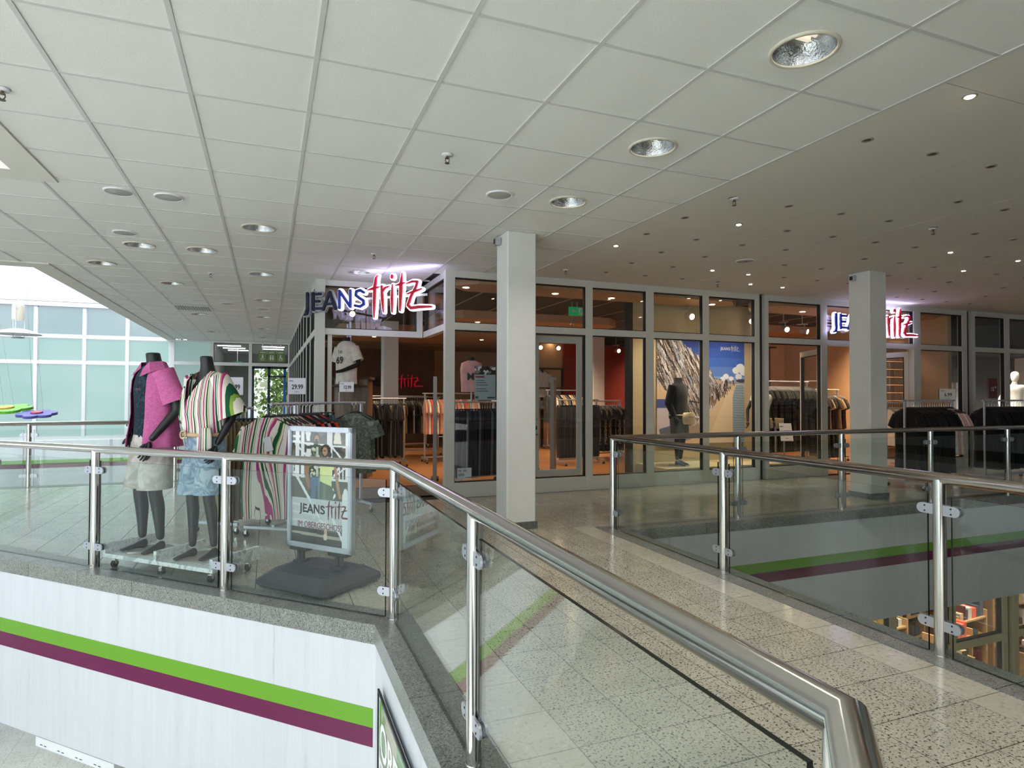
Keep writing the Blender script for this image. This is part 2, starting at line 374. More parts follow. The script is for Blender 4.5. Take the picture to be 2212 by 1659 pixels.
cells.sort(); ct_rest = MB()
dl_cells = {}
for (x, y) in DL:
    i = math.floor((x-CX0)/CSX); j = math.floor((y-CY0)/CSY); dl_cells[(i, j)] = (CX0+(i+.5)*CSX, CY0+(j+.5)*CSY)
for k, (key, cx, cyy, i, j) in enumerate(cells):
    if (i, j) in dl_cells or k < 280:
        o = link('ceiling_tile', hole_t if (i, j) in dl_cells else base_t, ceiling); o.location = (cx, cyy, H+random.uniform(-.0015, .0015))
    else: ct_rest.box(cx-CSX/2+.003, cyy-CSY/2+.003, H+.002, cx+CSX/2-.003, cyy+CSY/2-.003, H+.02)
tag(ct_rest.build('ceiling_tile_field', M['ceil'], ceiling), kind='stuff')
for i in range(-6, 9):
    x = CX0+i*CSX; y0 = .2; y1 = 21.25
    if x < -2.62: y0, y1 = (5.82, 9.5)
    elif x < -1.56: y0 = 5.82
    elif x > 2.3: y1 = 8.0
    elif x > .66: y1 = 9.4
    MB().box(x-.012, y0, H-.003, x+.012, y1, H+.02).build('tee_bar', M['tbar'], ceiling)
for j in range(-3, 31):
    y = CY0+j*CSY; x0 = -5.4 if y < 9.5 else -2.62; x1 = 3.32
    if y < 5.8: x0 = -1.55
    if y > 8.0: x1 = 2.2
    if y > 9.4: x1 = .65
    if y > 21.2: continue
    MB().box(x0, y-.010, H-.002, x1, y+.010, H+.018).build('tee_bar', M['tbar'], ceiling)
# plaster borders with a small step round both skylights
bb = MB(); bb.box(-1.785, -6.5, H-.012, -1.55, 5.82, H+.16); bb.box(-9, 5.59, H-.012, -1.785, 5.82, H+.16)
bb.build('trim_1', M['gyps'], kind='structure')
bb = MB(); bb.box(-2.87, 9.50, H-.012, -2.62, 21.25, H+.16); bb.box(-9, 9.50, H-.012, -2.87, 9.81, H+.16)
bb.build('trim_2', M['gyps'], kind='structure')
gyps = empty('ceiling', kind='structure')
for k in range(9):
    x0 = 3.33+k*1.25
    for (y0, y1) in ((-7.9, 2.2), (2.2, 5.05), (5.05, 7.96)):
        MB().box(x0+.0025, y0+.0025, H+(.0008 if k % 2 else 0), x0+1.2475, y1-.0025, H+.03).build('gypsum_panel', M['gyps'], gyps)
# skylight shafts, beams and roofs
def shaft(n, x0, y0, x1, y1, top, pm='roofglass', zb=H+.3):
    wl = MB()
    wl.box(x1, y0, H+.3, x1+.12, y1, top); wl.box(x0, y1, zb, x1+.12, y1+.12, top); wl.box(x0, y0-.12, H+.3, x1+.12, y0, top)
    s = wl.build('trim_%d' % n, M['white'], kind='structure')
    y = y0
    k = 0
    while y < y1-.1:
        yy = min(y+1.9, y1)
        MB().box(x0, y+.03, top, x1, yy-.03, top+.02).build('roof_pane', M[pm], s)
        MB().box(x0, y-.04, top-.08, x1, y+.04, top+.04).build('roof_beam', M['white'], s); y = yy
    for x in (x0+2.2, x0+4.4): MB().box(x-.04, y0, top-.12, x+.04, y1, top-.03).build('roof_beam', M['white'], s)
    return s
shaft(3, -9, -6.5, -1.785, 5.59, 3.6); M['milky'] = emis('milky_roof_glass', 'f2f6fb', 3.2)  # milky panes glow in place of sky light and keep the sun out
shaft(4, -9, 9.81, -2.87, 21.2, 5.6, 'milky', 4.02)
# outer walls
def wall(name, x0, y0, z0, x1, y1, z1, m='white'): return MB().box(x0, y0, z0, x1, y1, z1).build(name, M[m], kind='structure')
LZ = -4.4
wall('wall_left', -9.15, -8, LZ, -9, 21.4, H+1.2); wall('wall_rear', -9, -8.15, LZ, 17, -8, H+.3)
wall('wall_right', 17, -8, LZ, 17.15, 21.4, H+.3); wall('wall_lower', .6, 21.25, LZ, 17, 21.4, -1.3)
M['fill_glow'] = emis('left_fill_glow', 'e6f3f6', 2.3)  # glow of the added fill panels
lfill = empty('left_fill_panels', kind='structure')  # unseen framed panels on the left wall, added to brighten the hall
for k in range(9):
    y = -6.2+k*1.45; MB().box(-8.99, y+.05, .25, -8.95, y+1.40, 2.9).build('pane', M['fill_glow'], lfill); MB().box(-8.99, y-.05, .2, -8.92, y+.05, 3.0).build('mullion', M['white'], lfill)
for z in (.2, 2.9): MB().box(-8.99, -6.2, z, -8.92, 6.9, z+.05).build('transom', M['white'], lfill)
# lower level floor
lf = empty('floor', (0, 0, LZ), kind='structure'); MB().box(-9, -8, -.2, 17, 21.4, -.014).build('screed', M['grout'], lf)
lt = MB().prism([(-.1985, -.1485), (.1985, -.1485), (.1985, .1485), (-.1985, .1485)], -.0135, 0).mesh('tile', M['tile_low'])
cnt = 0; lrest = MB()
for i in range(-22, 35):
    for j in range(-20, 58):
        x, y = i*.4, j*.3+.15*(i % 2)
        if not (-8.8 < x < 14 and -3 < y < 17): continue
        fw = .366*x+.93*y; rt = .93*x-.366*y
        if fw > 3 and -.85 < rt/fw < -.5 and y < 16 and cnt < 200 and 860+1338*5.76/fw*1 < 1760:
            o = link('tile', lt, lf); o.location = (x, y, 0); cnt += 1
        else: lrest.prism([(x-.1985, y-.1485), (x+.1985, y-.1485), (x+.1985, y+.1485), (x-.1985, y+.1485)], -.0135, 0)
tag(lrest.build('tile_field', M['tile_low'], lf), kind='stuff')
# columns
def column(x0, y0, x1, y1, z0, z1, label, skirt='granite_dark', grp='square plaster columns'):
    t = empty('column', ((x0+x1)/2, (y0+y1)/2, z0), label=label, cat='column'); w2, d2 = (x1-x0)/2, (y1-y0)/2
    b = .012; P = [(-w2+b, -d2), (w2-b, -d2), (w2, -d2+b), (w2, d2-b), (w2-b, d2), (-w2+b, d2), (-w2, d2-b), (-w2, -d2+b)]
    MB().prism(P, 0, z1-z0).build('shaft', M['plaster'], t)
    MB().box(-w2-.012, -d2-.012, 0, w2+.012, d2+.012, .075).build('skirting', M[skirt], t)
    return t
column(2.25, 5.85, 2.57, 6.17, 0, H, 'pale square column on the walkway in front of the left shop window')
column(7.42, 5.9, 7.74, 6.22, 0, H, 'pale square column behind the right railing, covering the middle of the second sign')
# ---------------------------------------------------------------- shop fronts
FY = 8.0
def bars(parent, name, lst, mat='frame'):
    for b in lst: MB().box(*b).build(name, M[mat], parent)
def framed_pane(parent, x0, z0, x1, z1, y=FY, glass='pane', axis='x'):
    g = MB(); k = MB()
    if axis == 'x':
        g.box(x0, y-.006, z0, x1, y+.006, z1)
        for b in ((x0, z0, x1, z0+.012), (x0, z1-.012, x1, z1), (x0, z0, x0+.012, z1), (x1-.012, z0, x1, z1)): k.box(b[0], y-.03, b[1], b[2], y+.03, b[3])
    else:
        g.box(y-.006, x0, z0, y+.006, x1, z1)
        for b in ((x0, z0, x1, z0+.012), (x0, z1-.012, x1, z1), (x0, z0, x0+.012, z1), (x1-.012, z0, x1, z1)): k.box(y-.03, b[0], b[1], y+.03, b[2], b[3])
    p = g.build('pane', M[glass], parent); k.build('gasket', M['gasket'], p)
wf = empty('window_1', kind='structure')
MULL = [(2.18, 2.31), (3.36, 3.46), (4.28, 4.39), (5.31, 5.44), (6.36, 6.47), (7.40, 7.49), (7.60, 7.68), (8.84, 8.98), (10.05, 10.15), (11.14, 11.32), (12.50, 12.63), (12.78, 12.87), (13.78, 13.93), (14.9, 15.0), (16.0, 16.1)]
for i, (a, b) in enumerate(MULL):
    z0 = 2.24 if a == 10.05 else 0.0
    MB().box(a, FY-.05, z0, b, FY+.05, H).build('mullion', M['frame'], wf)
for i in range(len(MULL)-1):
    a, b = MULL[i][1], MULL[i+1][0]
    if b-a < .2:      # dark expansion gap between two units
        MB().box(a, FY+.02, 0, b, FY+.06, H).build('gap_cover', M['black'], wf); continue
    MB().box(a, FY-.048, 2.94, b, FY+.048, H).build('head', M['frame'], wf)
    MB().box(a, FY-.048, 2.24, b, FY+.048, 2.335).build('transom', M['frame'], wf)
    framed_pane(wf, a, 2.335, b, 2.94)
    if not (8.9 < a < 11.0):
        MB().box(a, FY-.048, 0.0, b, FY+.048, .20).build('sill', M['frame'], wf)
        MB().box(a, FY-.035, -.002, b, FY+.03, .012).build('floor_seal', M['gasket'], wf)
        framed_pane(wf, a, .20, b, 2.24)
# door leaf behind the first column with its pull handles
dl = empty('door_1', (3.50, 8.07, 0), kind='structure')
for b in ((0, 0, .21, .09, .04, 2.22), (.70, 0, .21, .78, .04, 2.22), (.09, 0, 2.12, .70, .04, 2.22), (.09, 0, .21, .70, .04, .30)): MB().box(*b).build('stile', M['frame'], dl)
for z in (.80, 1.02): MB().box(.02, -.02, z, .07, 0, z+.02).build('handle', M['steel'], dl)
MB().box(.035, -.012, .88, .055, 0, .93).build('lock', M['black'], dl)
# recessed entrance: left post, transom, return transom
w2 = empty('window_2', kind='structure')
MB().box(.62, 9.27, 0, .755, 9.40, H).build('post', M['frame'], w2)
MB().box(.755, 9.30, 2.24, 2.19, 9.40, 2.33).build('transom', M['frame'], w2)
MB().box(.755, 9.30, 2.95, 2.19, 9.40, H).build('head', M['frame'], w2)
MB().box(2.10, 9.30, 2.33, 2.19, 9.40, 2.95).build('mullion', M['frame'], w2)
framed_pane(w2, .755, 2.33, 2.10, 2.95, 9.35)
MB().box(2.20, 8.05, 2.24, 2.29, 9.30, 2.33).build('transom', M['frame'], w2)
MB().box(2.20, 8.05, 2.95, 2.29, 9.30, H).build('head', M['frame'], w2)
framed_pane(w2, 8.05, 2.33, 9.30, 2.95, 2.245, axis='y')
MB().box(.80, 9.34, 0, .86, 9.38, 2.24).build('sliding_rail', M['frame'], w2)
# glazed side of the shop along the left walkway
w3 = empty('window_3', kind='structure')
ys = [9.40+k*1.06 for k in range(12)]
for i, y in enumerate(ys[1:]): MB().box(.62, y-.045, 0, .70, y+.045, H).build('mullion', M['frame'], w3)
for i in range(11):
    a, b = ys[i]+.045, ys[i+1]-.045
    for z0, z1, nm in ((2.94, H, 'head'), (2.24, 2.335, 'transom'), (0, .12, 'sill')): MB().box(.625, a, z0, .695, b, z1).build(nm, M['frame'], w3)
    framed_pane(w3, a, .12, b, 2.24, .66, axis='y'); framed_pane(w3, a, 2.335, b, 2.94, .66, axis='y')
# back wall: daylight-lit frosted turquoise glass in white frames
def frosted(name, col, es, col2=None):
    m, nt, b, o = newmat(name); g = N(nt, 'ShaderNodeNewGeometry')
    n = N(nt, 'ShaderNodeTexNoise', Scale=.55, Detail=2.0); nt.links.new(g.outputs['Position'], n.inputs['Vector'])
    r = ramp(nt, [(.35, srgb(col)), (.65, srgb(col2 or col))]); nt.links.new(n.outputs['Fac'], r.inputs[0])
    nt.links.new(r.outputs[0], b.inputs['Emission Color']); b.inputs['Base Color'].default_value = (.1, .14, .14, 1)
    b.inputs['Emission Strength'].default_value = es; b.inputs['Roughness'].default_value = .25; return m
M['turq'] = frosted('frosted_turquoise', 'b4e2da', .62, 'cdeee8'); M['turq_up'] = frosted('frosted_grey_blue', 'a9c3cb', .62, 'bfd4da')
M['turq_dim'] = frosted('frosted_green', '9fc4bd', .5, 'b3d6cf'); M['frame_white'] = plain('white_frame', 'eef1f2', .4, emit='ffffff', es=.0)
BY = 21.3
w4 = empty('window_4', kind='structure')
xm = [-8.5, -7.37, -6.14, -4.97, -3.89, -2.76]
zrows = [(.16, 2.235, 'turq'), (2.335, 2.98, 'turq'), (3.08, 3.88, 'turq_up')]
for x in xm[1:]: MB().box(x-.045, BY-.06, .05, x+.045, BY+.04, 3.95).build('mullion', M['frame_white'], w4)
for i in range(len(xm)-1):
    a, b = xm[i]+.045, xm[i+1]-.045
    for z0, z1, g in zrows:
        p = MB().box(a, BY-.01, z0, b, BY+.01, z1).build('pane', M[g], w4)
        k = MB()
        for q in ((a, z0, b, z0+.015), (a, z1-.015, b, z1), (a, z0, a+.015, z1), (b-.015, z0, b, z1)): k.box(q[0], BY-.025, q[1], q[2], BY+.02, q[3])
        k.build('gasket', M['steel_dull'], p)
    for z0, z1 in ((.05, .16), (2.235, 2.335), (2.98, 3.08)): MB().box(a, BY-.055, z0, b, BY+.04, z1).build('transom', M['frame_white'], w4)
MB().box(-9, BY-.12, 3.88, -2.8, BY+.05, 4.0).build('ridge_beam', M['steel_dull'], w4)
wall('wall_back', -9, 21.22, LZ, -1.25, 21.42, .05, 'fascia'); wall('wall_back', -9, 21.24, 5.6, -2.8, 21.4, 5.9)
wb = bpy.data.objects['wall_back']
stripes((-8.9, 21.215), (-1.3, 21.215), wb)
# back wall right of the void: corridor front with doors
w5 = empty('window_5', kind='structure')
MB().box(-2.714, BY-.064, 0, -2.655, BY+.03, H).build('mullion', M['frame_white'], w5)
bx = [-2.72, -1.63, -.53, .64]
for x in bx[1:]: MB().box(x-.05, BY-.06, 0, x+.05, BY+.04, H).build('mullion', M['frame_white'], w5)
for i in range(3):
    a, b = bx[i]+.05, bx[i+1]-.05
    MB().box(a, BY-.055, 2.28, b, BY+.04, 2.38).build('transom', M['frame_white'], w5)
    MB().box(a, BY-.055, 2.98, b, BY+.04, H).build('head', M['frame_white'], w5)
    if i == 0:
        MB().box(a, BY-.01, 2.38, b, BY+.01, 2.98).build('pane', M['turq_dim'], w5); MB().box(a, BY-.01, 0.1, b, BY+.01, 2.28).build('pane', M['turq_dim'], w5)
    else: framed_pane(w5, a, 2.38, b, 2.98, BY)
# corridor beyond
M['grey_wall'] = plain('grey_corridor', '8f9391', .7)
for n_, b in (('wall_corridor', (-1.7, BY+.05, 0, -1.6, 27.0, 3.0)), ('wall_corridor', (1.3, BY+.05, 0, 1.4, 27.0, 3.0)), ('ceiling', (-1.7, BY+.05, 3.0, 1.4, 27.0, 3.1)), ('floor', (-1.7, BY+.05, -.1, 1.4, 27.0, 0)), ('wall_corridor', (-1.7, 27.0, 2.5, 1.4, 27.1, 3.0)), ('wall_corridor', (-1.7, 27.0, 0, -.6, 27.1, 2.5)), ('wall_corridor', (.8, 27.0, 0, 1.4, 27.1, 2.5))):
    wall(n_, *b, m='grey_wall')
M['blue'] = plain('blue_frame', '2f7fd0', .4); M['blue_dark'] = plain('dark_blue_frame', '12304f', .4)
d2 = empty('door_2', (0.1, 26.95, 0), kind='structure')
for b, mm in (((-.7, -.05, 0, -.62, .05, 2.5), 'blue_dark'), ((-.12, -.05, 0, -.02, .05, 2.5), 'blue_dark'), ((.48, -.05, 0, .58, .05, 2.5), 'blue'), ((-.7, -.05, 2.42, .62, .05, 2.5), 'blue_dark'), ((-.12, -.05, 2.08, .58, .05, 2.14), 'blue_dark'), ((-.7, -.05, 0, .62, .05, .1), 'blue_dark')): MB().box(*b).build('door_frame', M[mm], d2)
MB().box(-.62, -.01, .1, .5, .01, 2.42).build('pane', M['pane'], d2)
M['leaf'] = plain('tree_leaves', '4f6b22', .7, noise=.6, nscale=3)  # leaf green, tone varies at random
for k, (x, y, r) in enumerate(((-4.6, 33.0, 2.3), (1.2, 34, 2.2), (7.0, 35, 2.4))):
    t = empty('tree', (x, y, -4), label=['leafy tree seen through the corridor door, left', 'bright green tree seen through the middle of the corridor door', 'green tree seen at the right edge of the corridor door'][k], cat='tree')
    MB().cyl((0, 0, 0), (0, 0, 5.2), .14).build('trunk', plain('bark', '5b4a3a', .9), t)
    m = MB(); rnd = random.Random(k)
    for q in range(4200):
        a, b_, c = max(-2.6, min(2.6, rnd.gauss(0, r*.45))), max(-2.6, min(2.6, rnd.gauss(0, r*.4))), 5.4+rnd.gauss(0, r*.6); s_ = rnd.uniform(.08, .17)
        u = Vector((rnd.gauss(0, 1), rnd.gauss(0, 1), rnd.gauss(0, 1))).normalized()*s_; v_ = u.cross(Vector((rnd.gauss(0, 1), rnd.gauss(0, 1), rnd.gauss(0, 1)))).normalized()*s_*.6
        p = Vector((a, b_, c)); m.add([p-u, p+v_, p+u, p-v_], [(0, 1, 2, 3)])
    tag(m.build('leaves', M['leaf'], t), kind='stuff')
# ---------------------------------------------------------------- railings
PR = .031; RR = .030
def stadium(l0, l1, h, n=8):          # D-shaped plate: straight at l0, round at l1
    pts = [(l0, -h), (l1-h, -h)] + [(l1-h+h*math.sin(math.pi*k/n), -h*math.cos(math.pi*k/n)) for k in range(1, n)] + [(l1-h, h), (l0, h)]
    return pts
def clamp_mesh():
    m = MB()
    for s in (-1, 1):
        y0, y1 = (.007, .017) if s > 0 else (-.017, -.007)
        pts = stadium(.0, .088, .027); n = len(pts)
        va = [(x, y0, z) for x, z in pts]+[(x, y1, z) for x, z in pts]
        m.add(va, [tuple(range(n)), tuple(range(n, 2*n))[::-1]]+[(i, (i+1) % n, (i+1) % n+n, i+n) for i in range(n)], 0)
    for x in (.05,):
        for z in (-.014, .014):
            for yy in (-.0185, .0185): m.cyl((x-.006, yy*.9, z), (x-.006, yy, z), .005, 8, 1)
    m.box(.018, -.007, -.02, .075, .007, .02, 2)
    return m.mesh('clamp', [M['steel_dull'], M['gasket'], M['rubber']])
CLAMP = clamp_mesh()
def post_mesh(h):
    m = MB(); m.cyl((0, 0, 0), (0, 0, h), PR, 20); m.cyl((0, 0, 0), (0, 0, .006), PR+.004, 20); return m.mesh('post', M['steel'])
POST = post_mesh(.925)
def railing(label, path, posts, corner=(), z=.93, group=None):
    t = empty('railing', (path[1][0], path[1][1], 0), label=label, cat='railing', group=group); ox, oy = path[1]
    MB().tube([(p[0]-ox, p[1]-oy, z) for p in path], RR, 20).build('handrail', M['steel'], t)
    for i, (x, y) in enumerate(posts):
        p = link('post', POST, t); p.location = (x-ox, y-oy, 0)
        for j in (i-1, i+1):
            if 0 <= j < len(posts):
                a = math.atan2(posts[j][1]-y, posts[j][0]-x)
                for zz in (.165, .765):
                    c = link('clamp', CLAMP, p); c.location = (PR*.8*math.cos(a), PR*.8*math.sin(a), zz); c.rotation_euler = (0, 0, a)
    for i in range(len(posts)-1):
        (x0, y0), (x1, y1) = posts[i], posts[i+1]; L = math.hypot(x1-x0, y1-y0); a = math.atan2(y1-y0, x1-x0)
        g = MB(); g.box(.062, -.006, .008, L-.062, .006, .842, 0)
        for k in (0, 1, 2, 4): pass
        # faces: bottom, top, front, right, back, left -> edges use the dark edge material
        g.m = [1, 1, 0, 1, 0, 1]
        o = g.build('glass_panel', [M['glass'], M['glass_edge']], t); o.location = (x0-ox, y0-oy, 0); o.rotation_euler = (0, 0, a)
    return t
railing('steel and glass railing in front, rising towards the lower right corner', [(-9, 7.43), (-2.95, 7.46), (.72, 3.795), (.72, .61), (-.7, -.81)],
        [(-5.9, 7.45), (-4.4, 7.45), (-2.95, 7.46), (-2.26, 6.775), (-1.265, 5.78), (-.268, 4.783), (.725, 3.792), (.72, 2.20), (.72, .61), (-.4, -.51)])
railing('steel and glass railing round the right opening, behind the tiled walkway', [(3.30, -1.2), (3.30, 5.55), (13.9, 5.55)],
        [(3.30, -1.1), (3.30, .56), (3.30, 2.225), (3.30, 3.89), (3.30, 5.55), (4.91, 5.55), (6.49, 5.55), (8.07, 5.55), (9.65, 5.55), (11.2, 5.55), (12.8, 5.55)])
railing('far steel railing at the left, behind the pink shirt mannequin', [(-8.9, 11.08), (-1.19, 11.08), (-1.19, 21.1)],
        [(-8.0, 11.08), (-6.4, 11.08), (-4.85, 11.08), (-3.26, 11.08), (-1.36, 11.08), (-1.19, 11.25), (-1.19, 12.9), (-1.19, 14.5), (-1.19, 16.1), (-1.19, 17.7), (-1.19, 19.3), (-1.19, 20.9)])
# ---------------------------------------------------------------- ceiling fittings
M['reflector'] = plain('hammered_reflector', 'c9ccce', .18, 1.0, bump=.35, bscale=90)
M['trimring'] = plain('downlight_ring', 'd8d3c2', .35)
ring_m = MB().lathe([(.142, .004), (.146, -.010), (.160, -.008), (.163, .002)], 40).mesh('ring', M['trimring'])
refl_m = MB().lathe([(.141, .0), (.133, .03), (.118, .07), (.09, .10), (.05, .118), (.0, .12)], 40).mesh('reflector', M['reflector'])
lampg = plain('frosted_bulb', 'f4f0e2', .3, emit='fff2d8', es=.6)
lamp_m = MB().cyl((-.05, .02, .075), (.05, .02, .075), .016, 10).cyl((-.05, -.025, .075), (.05, -.025, .075), .016, 10).mesh('bulb', lampg)
DLN = {3: 'nearest round downlight in the row leading to the far door signs', 4: 'nearest round downlight of the left rows, beside a white-ringed loudspeaker', 5: 'round downlight between the two left rows, standing alone', 6: 'leftmost round downlight, near the skylight edge', 7: 'second round downlight in the row leading to the far door signs', 8: 'round downlight just before the ceiling air vent', 9: 'third round downlight in the row leading to the far door signs', 10: 'fourth round downlight in the row leading to the far door signs', 11: 'round downlight just beyond the ceiling air vent', 12: 'fifth round downlight in the row leading to the far door signs', 13: 'farthest round downlight left of the row to the door signs', 14: 'farthest round downlight, right before the door signs', 15: 'round downlight above the upper right corner of the photo', 16: 'small round downlight right above the first lit sign'}
for k, ((i, j), (cx, cyy)) in enumerate(dl_cells.items()):
    near = {**DLN, 0: 'large round downlight in the ceiling at the upper right', 1: 'round downlight, second in the row above the right walkway', 2: 'round downlight, third in the row, before the near column'}.get(k)
    t = empty('downlight', (cx, cyy, H), label=near or 'round recessed reflector downlight in the white tiled ceiling at the left', cat='downlight', group='reflector downlights over the walkways')
    link('ring', ring_m, t); link('reflector', refl_m, t); link('bulb', lamp_m, t)
    if cx > 2:
        l = bpy.data.lights.new('downlight_lamp', 'AREA'); l.shape = 'DISK'; l.size = .2; l.energy = 7.5; l.color = (1, .93, .82)
        o = bpy.data.objects.new('downlight_lamp', l); o.location = (0, 0, .05); o.parent = t; COL.objects.link(o); l.spread = math.radians(125)
ros_m = MB().lathe([(.0, -.001), (.038, -.001), (.036, -.010), (.012, -.014), (.0, -.014)], 20).mesh('rosette', M['white'])
head_b = MB(); head_b.cyl((0, 0, -.012), (0, 0, -.03), .008, 10); head_b.tube([(.012, 0, -.028), (.014, 0, -.045), (.004, 0, -.062)], .003, 6); head_b.tube([(-.012, 0, -.028), (-.014, 0, -.045), (-.004, 0, -.062)], .003, 6); head_b.cyl((0, 0, -.026), (0, 0, -.031), .015, 10); head_b.cyl((0, 0, -.061), (0, 0, -.065), .017, 12)
head_m = head_b.mesh('spray_head', plain('brass', '6d6255', .35, .8))
SPL = ['small ceiling sprinkler left of the near column', 'ceiling sprinkler at the left edge of the photo', 'ceiling sprinkler above the first sign', 'ceiling sprinkler above the left mannequin', 'ceiling sprinkler in the plain ceiling, between column and large downlight', 'ceiling sprinkler just right of the near column', 'ceiling sprinkler near the right edge among the spots', 'ceiling sprinkler above the second sign, left side']
for k, (x, y) in enumerate([(1.142, 4.138), (-1.369, 4.152), (1.15, 7.378), (-.745, 9.367), (3.65, 4.157), (3.662, 7.367), (6.127, 4.168), (6.177, 7.395)]):
    t = empty('sprinkler', (x, y, H), label=SPL[k], cat='sprinkler'); link('rosette', ros_m, t); link('spray_head', head_m, t)
spk = plain('speaker_grille', 'bcbcb6', .6, bump=.5, bscale=500)
spk_m = MB().lathe([(.0, -.006), (.098, -.006), (.104, .0)], 32).mesh('grille', spk); spr_m = MB().lathe([(.098, -.002), (.102, -.010), (.112, -.007), (.114, .003)], 32).mesh('ring', M['white'])
for k, (x, y) in enumerate([(1.781, 4.819), (-1.391, 7.399), (-.796, 5.921), (-1.158, 5.914), (-.715, 12.431), (-.1, 12.95), (5.479, 6.049)]):
    t = empty('ceiling_speaker', (x, y, H), label=['round ceiling loudspeaker left of the third downlight', 'round white-ringed ceiling loudspeaker beside the left downlights', 'flat round cover in the left ceiling, right of a pair', 'flat round cover in the left ceiling, left of a pair', 'small round loudspeaker beyond the air vent', 'small round loudspeaker right of the air vent', 'round loudspeaker in the plain ceiling above the beach poster'][k], cat='speaker')
    link('grille', spk_m, t); link('ring', spr_m, t)
v = empty('air_vent', (-1.35, 13.3, H), label='rectangular slatted air vent in the left ceiling', cat='vent')
MB().box(-.33, -.33, -.012, .33, .33, .001).build('frame', M['frame'], v)
for k in range(14): MB().box(-.29+k*.043, -.29, -.02, -.29+k*.043+.014, .29, -.011).build('slat', M['granite_dark'], v)
# small spots in the gypsum ceiling
spot_ring = MB().lathe([(.0, .0), (.022, -.001), (.026, -.006), (.036, -.005), (.038, .001)], 20).mesh('ring', plain('spot_ring', '9c968a', .4)); 
spot_off = MB().lathe([(.0, -.0065), (.021, -.0065), (.022, -.004)], 16).mesh('bulb', plain('unlit_bulb', '3c3832', .3)); spot_on = MB().lathe([(.0, -.009), (.021, -.009), (.022, -.004)], 16).mesh('bulb', emis('lit_bulb', 'ffe2bd', 60))
lit = [(3.62, 2.25), (4.25, 4.78), (5.48, 6.66), (6.12, 6.70), (6.68, 7.27), (7.33, 7.30), (7.335, 4.79), (8.57, 5.43), (8.545, 4.773), (3.59, 5.97)]
LIT = ['lit spot at the upper right, nearest of the lit ones', 'lit spot alone in the middle of the plain ceiling', 'leftmost lit spot of the cluster before the shop windows', 'upper right lit spot of the cluster before the shop windows', 'lower lit spot of the cluster before the shop windows', 'rightmost lit spot of the cluster, left of the far column', 'lit spot right of the far column, leftmost of three', 'lit spot right of the far column, lowest of three', 'lit spot at the right edge, beyond the far column', 'faintly lit spot right of the near column head']
grid = [(3.62+.6225*i, 2.25+.633*j) for i in range(14) for j in range(9)]
for (x, y) in lit+[g for g in grid if all(math.hypot(g[0]-a, g[1]-b) > .3 for a, b in lit+[(7.58, 6.06)]) and random.random() < .8]:
    on = (x, y) in lit
    t = empty('ceiling_spot', (x, y, H), label=LIT[lit.index((x, y))] if on else 'unlit small recessed spot in the plain right ceiling', cat='spotlight', group='lit ceiling spots' if on else 'unlit ceiling spots')
    link('ring', spot_ring, t); link('bulb', spot_on if on else spot_off, t)
    if on:
        l = bpy.data.lights.new('spot_lamp', 'SPOT'); l.energy = 14; l.spot_size = math.radians(80); l.spot_blend = .6; l.color = (1, .82, .62); l.shadow_soft_size = .02
        o = bpy.data.objects.new('spot_lamp', l); o.location = (0, 0, -.02); o.parent = t; COL.objects.link(o)
# sensor boxes at the column heads
for k, (x, y, a, lb) in enumerate([(2.236, 6.05, 0, 'small grey sensor box at the top of the near column'), (7.41, 6.12, 0, 'small grey sensor box at the top of the far column')]):
    t = empty('sensor_box', (x, y, H-.105), label=lb, cat='sensor'); MB().box(-.055, -.03, 0, .005, .03, .075).build('housing', M['steel_dull'], t); MB().box(-.058, -.022, .01, -.055, .022, .06).build('lens', M['black'], t)
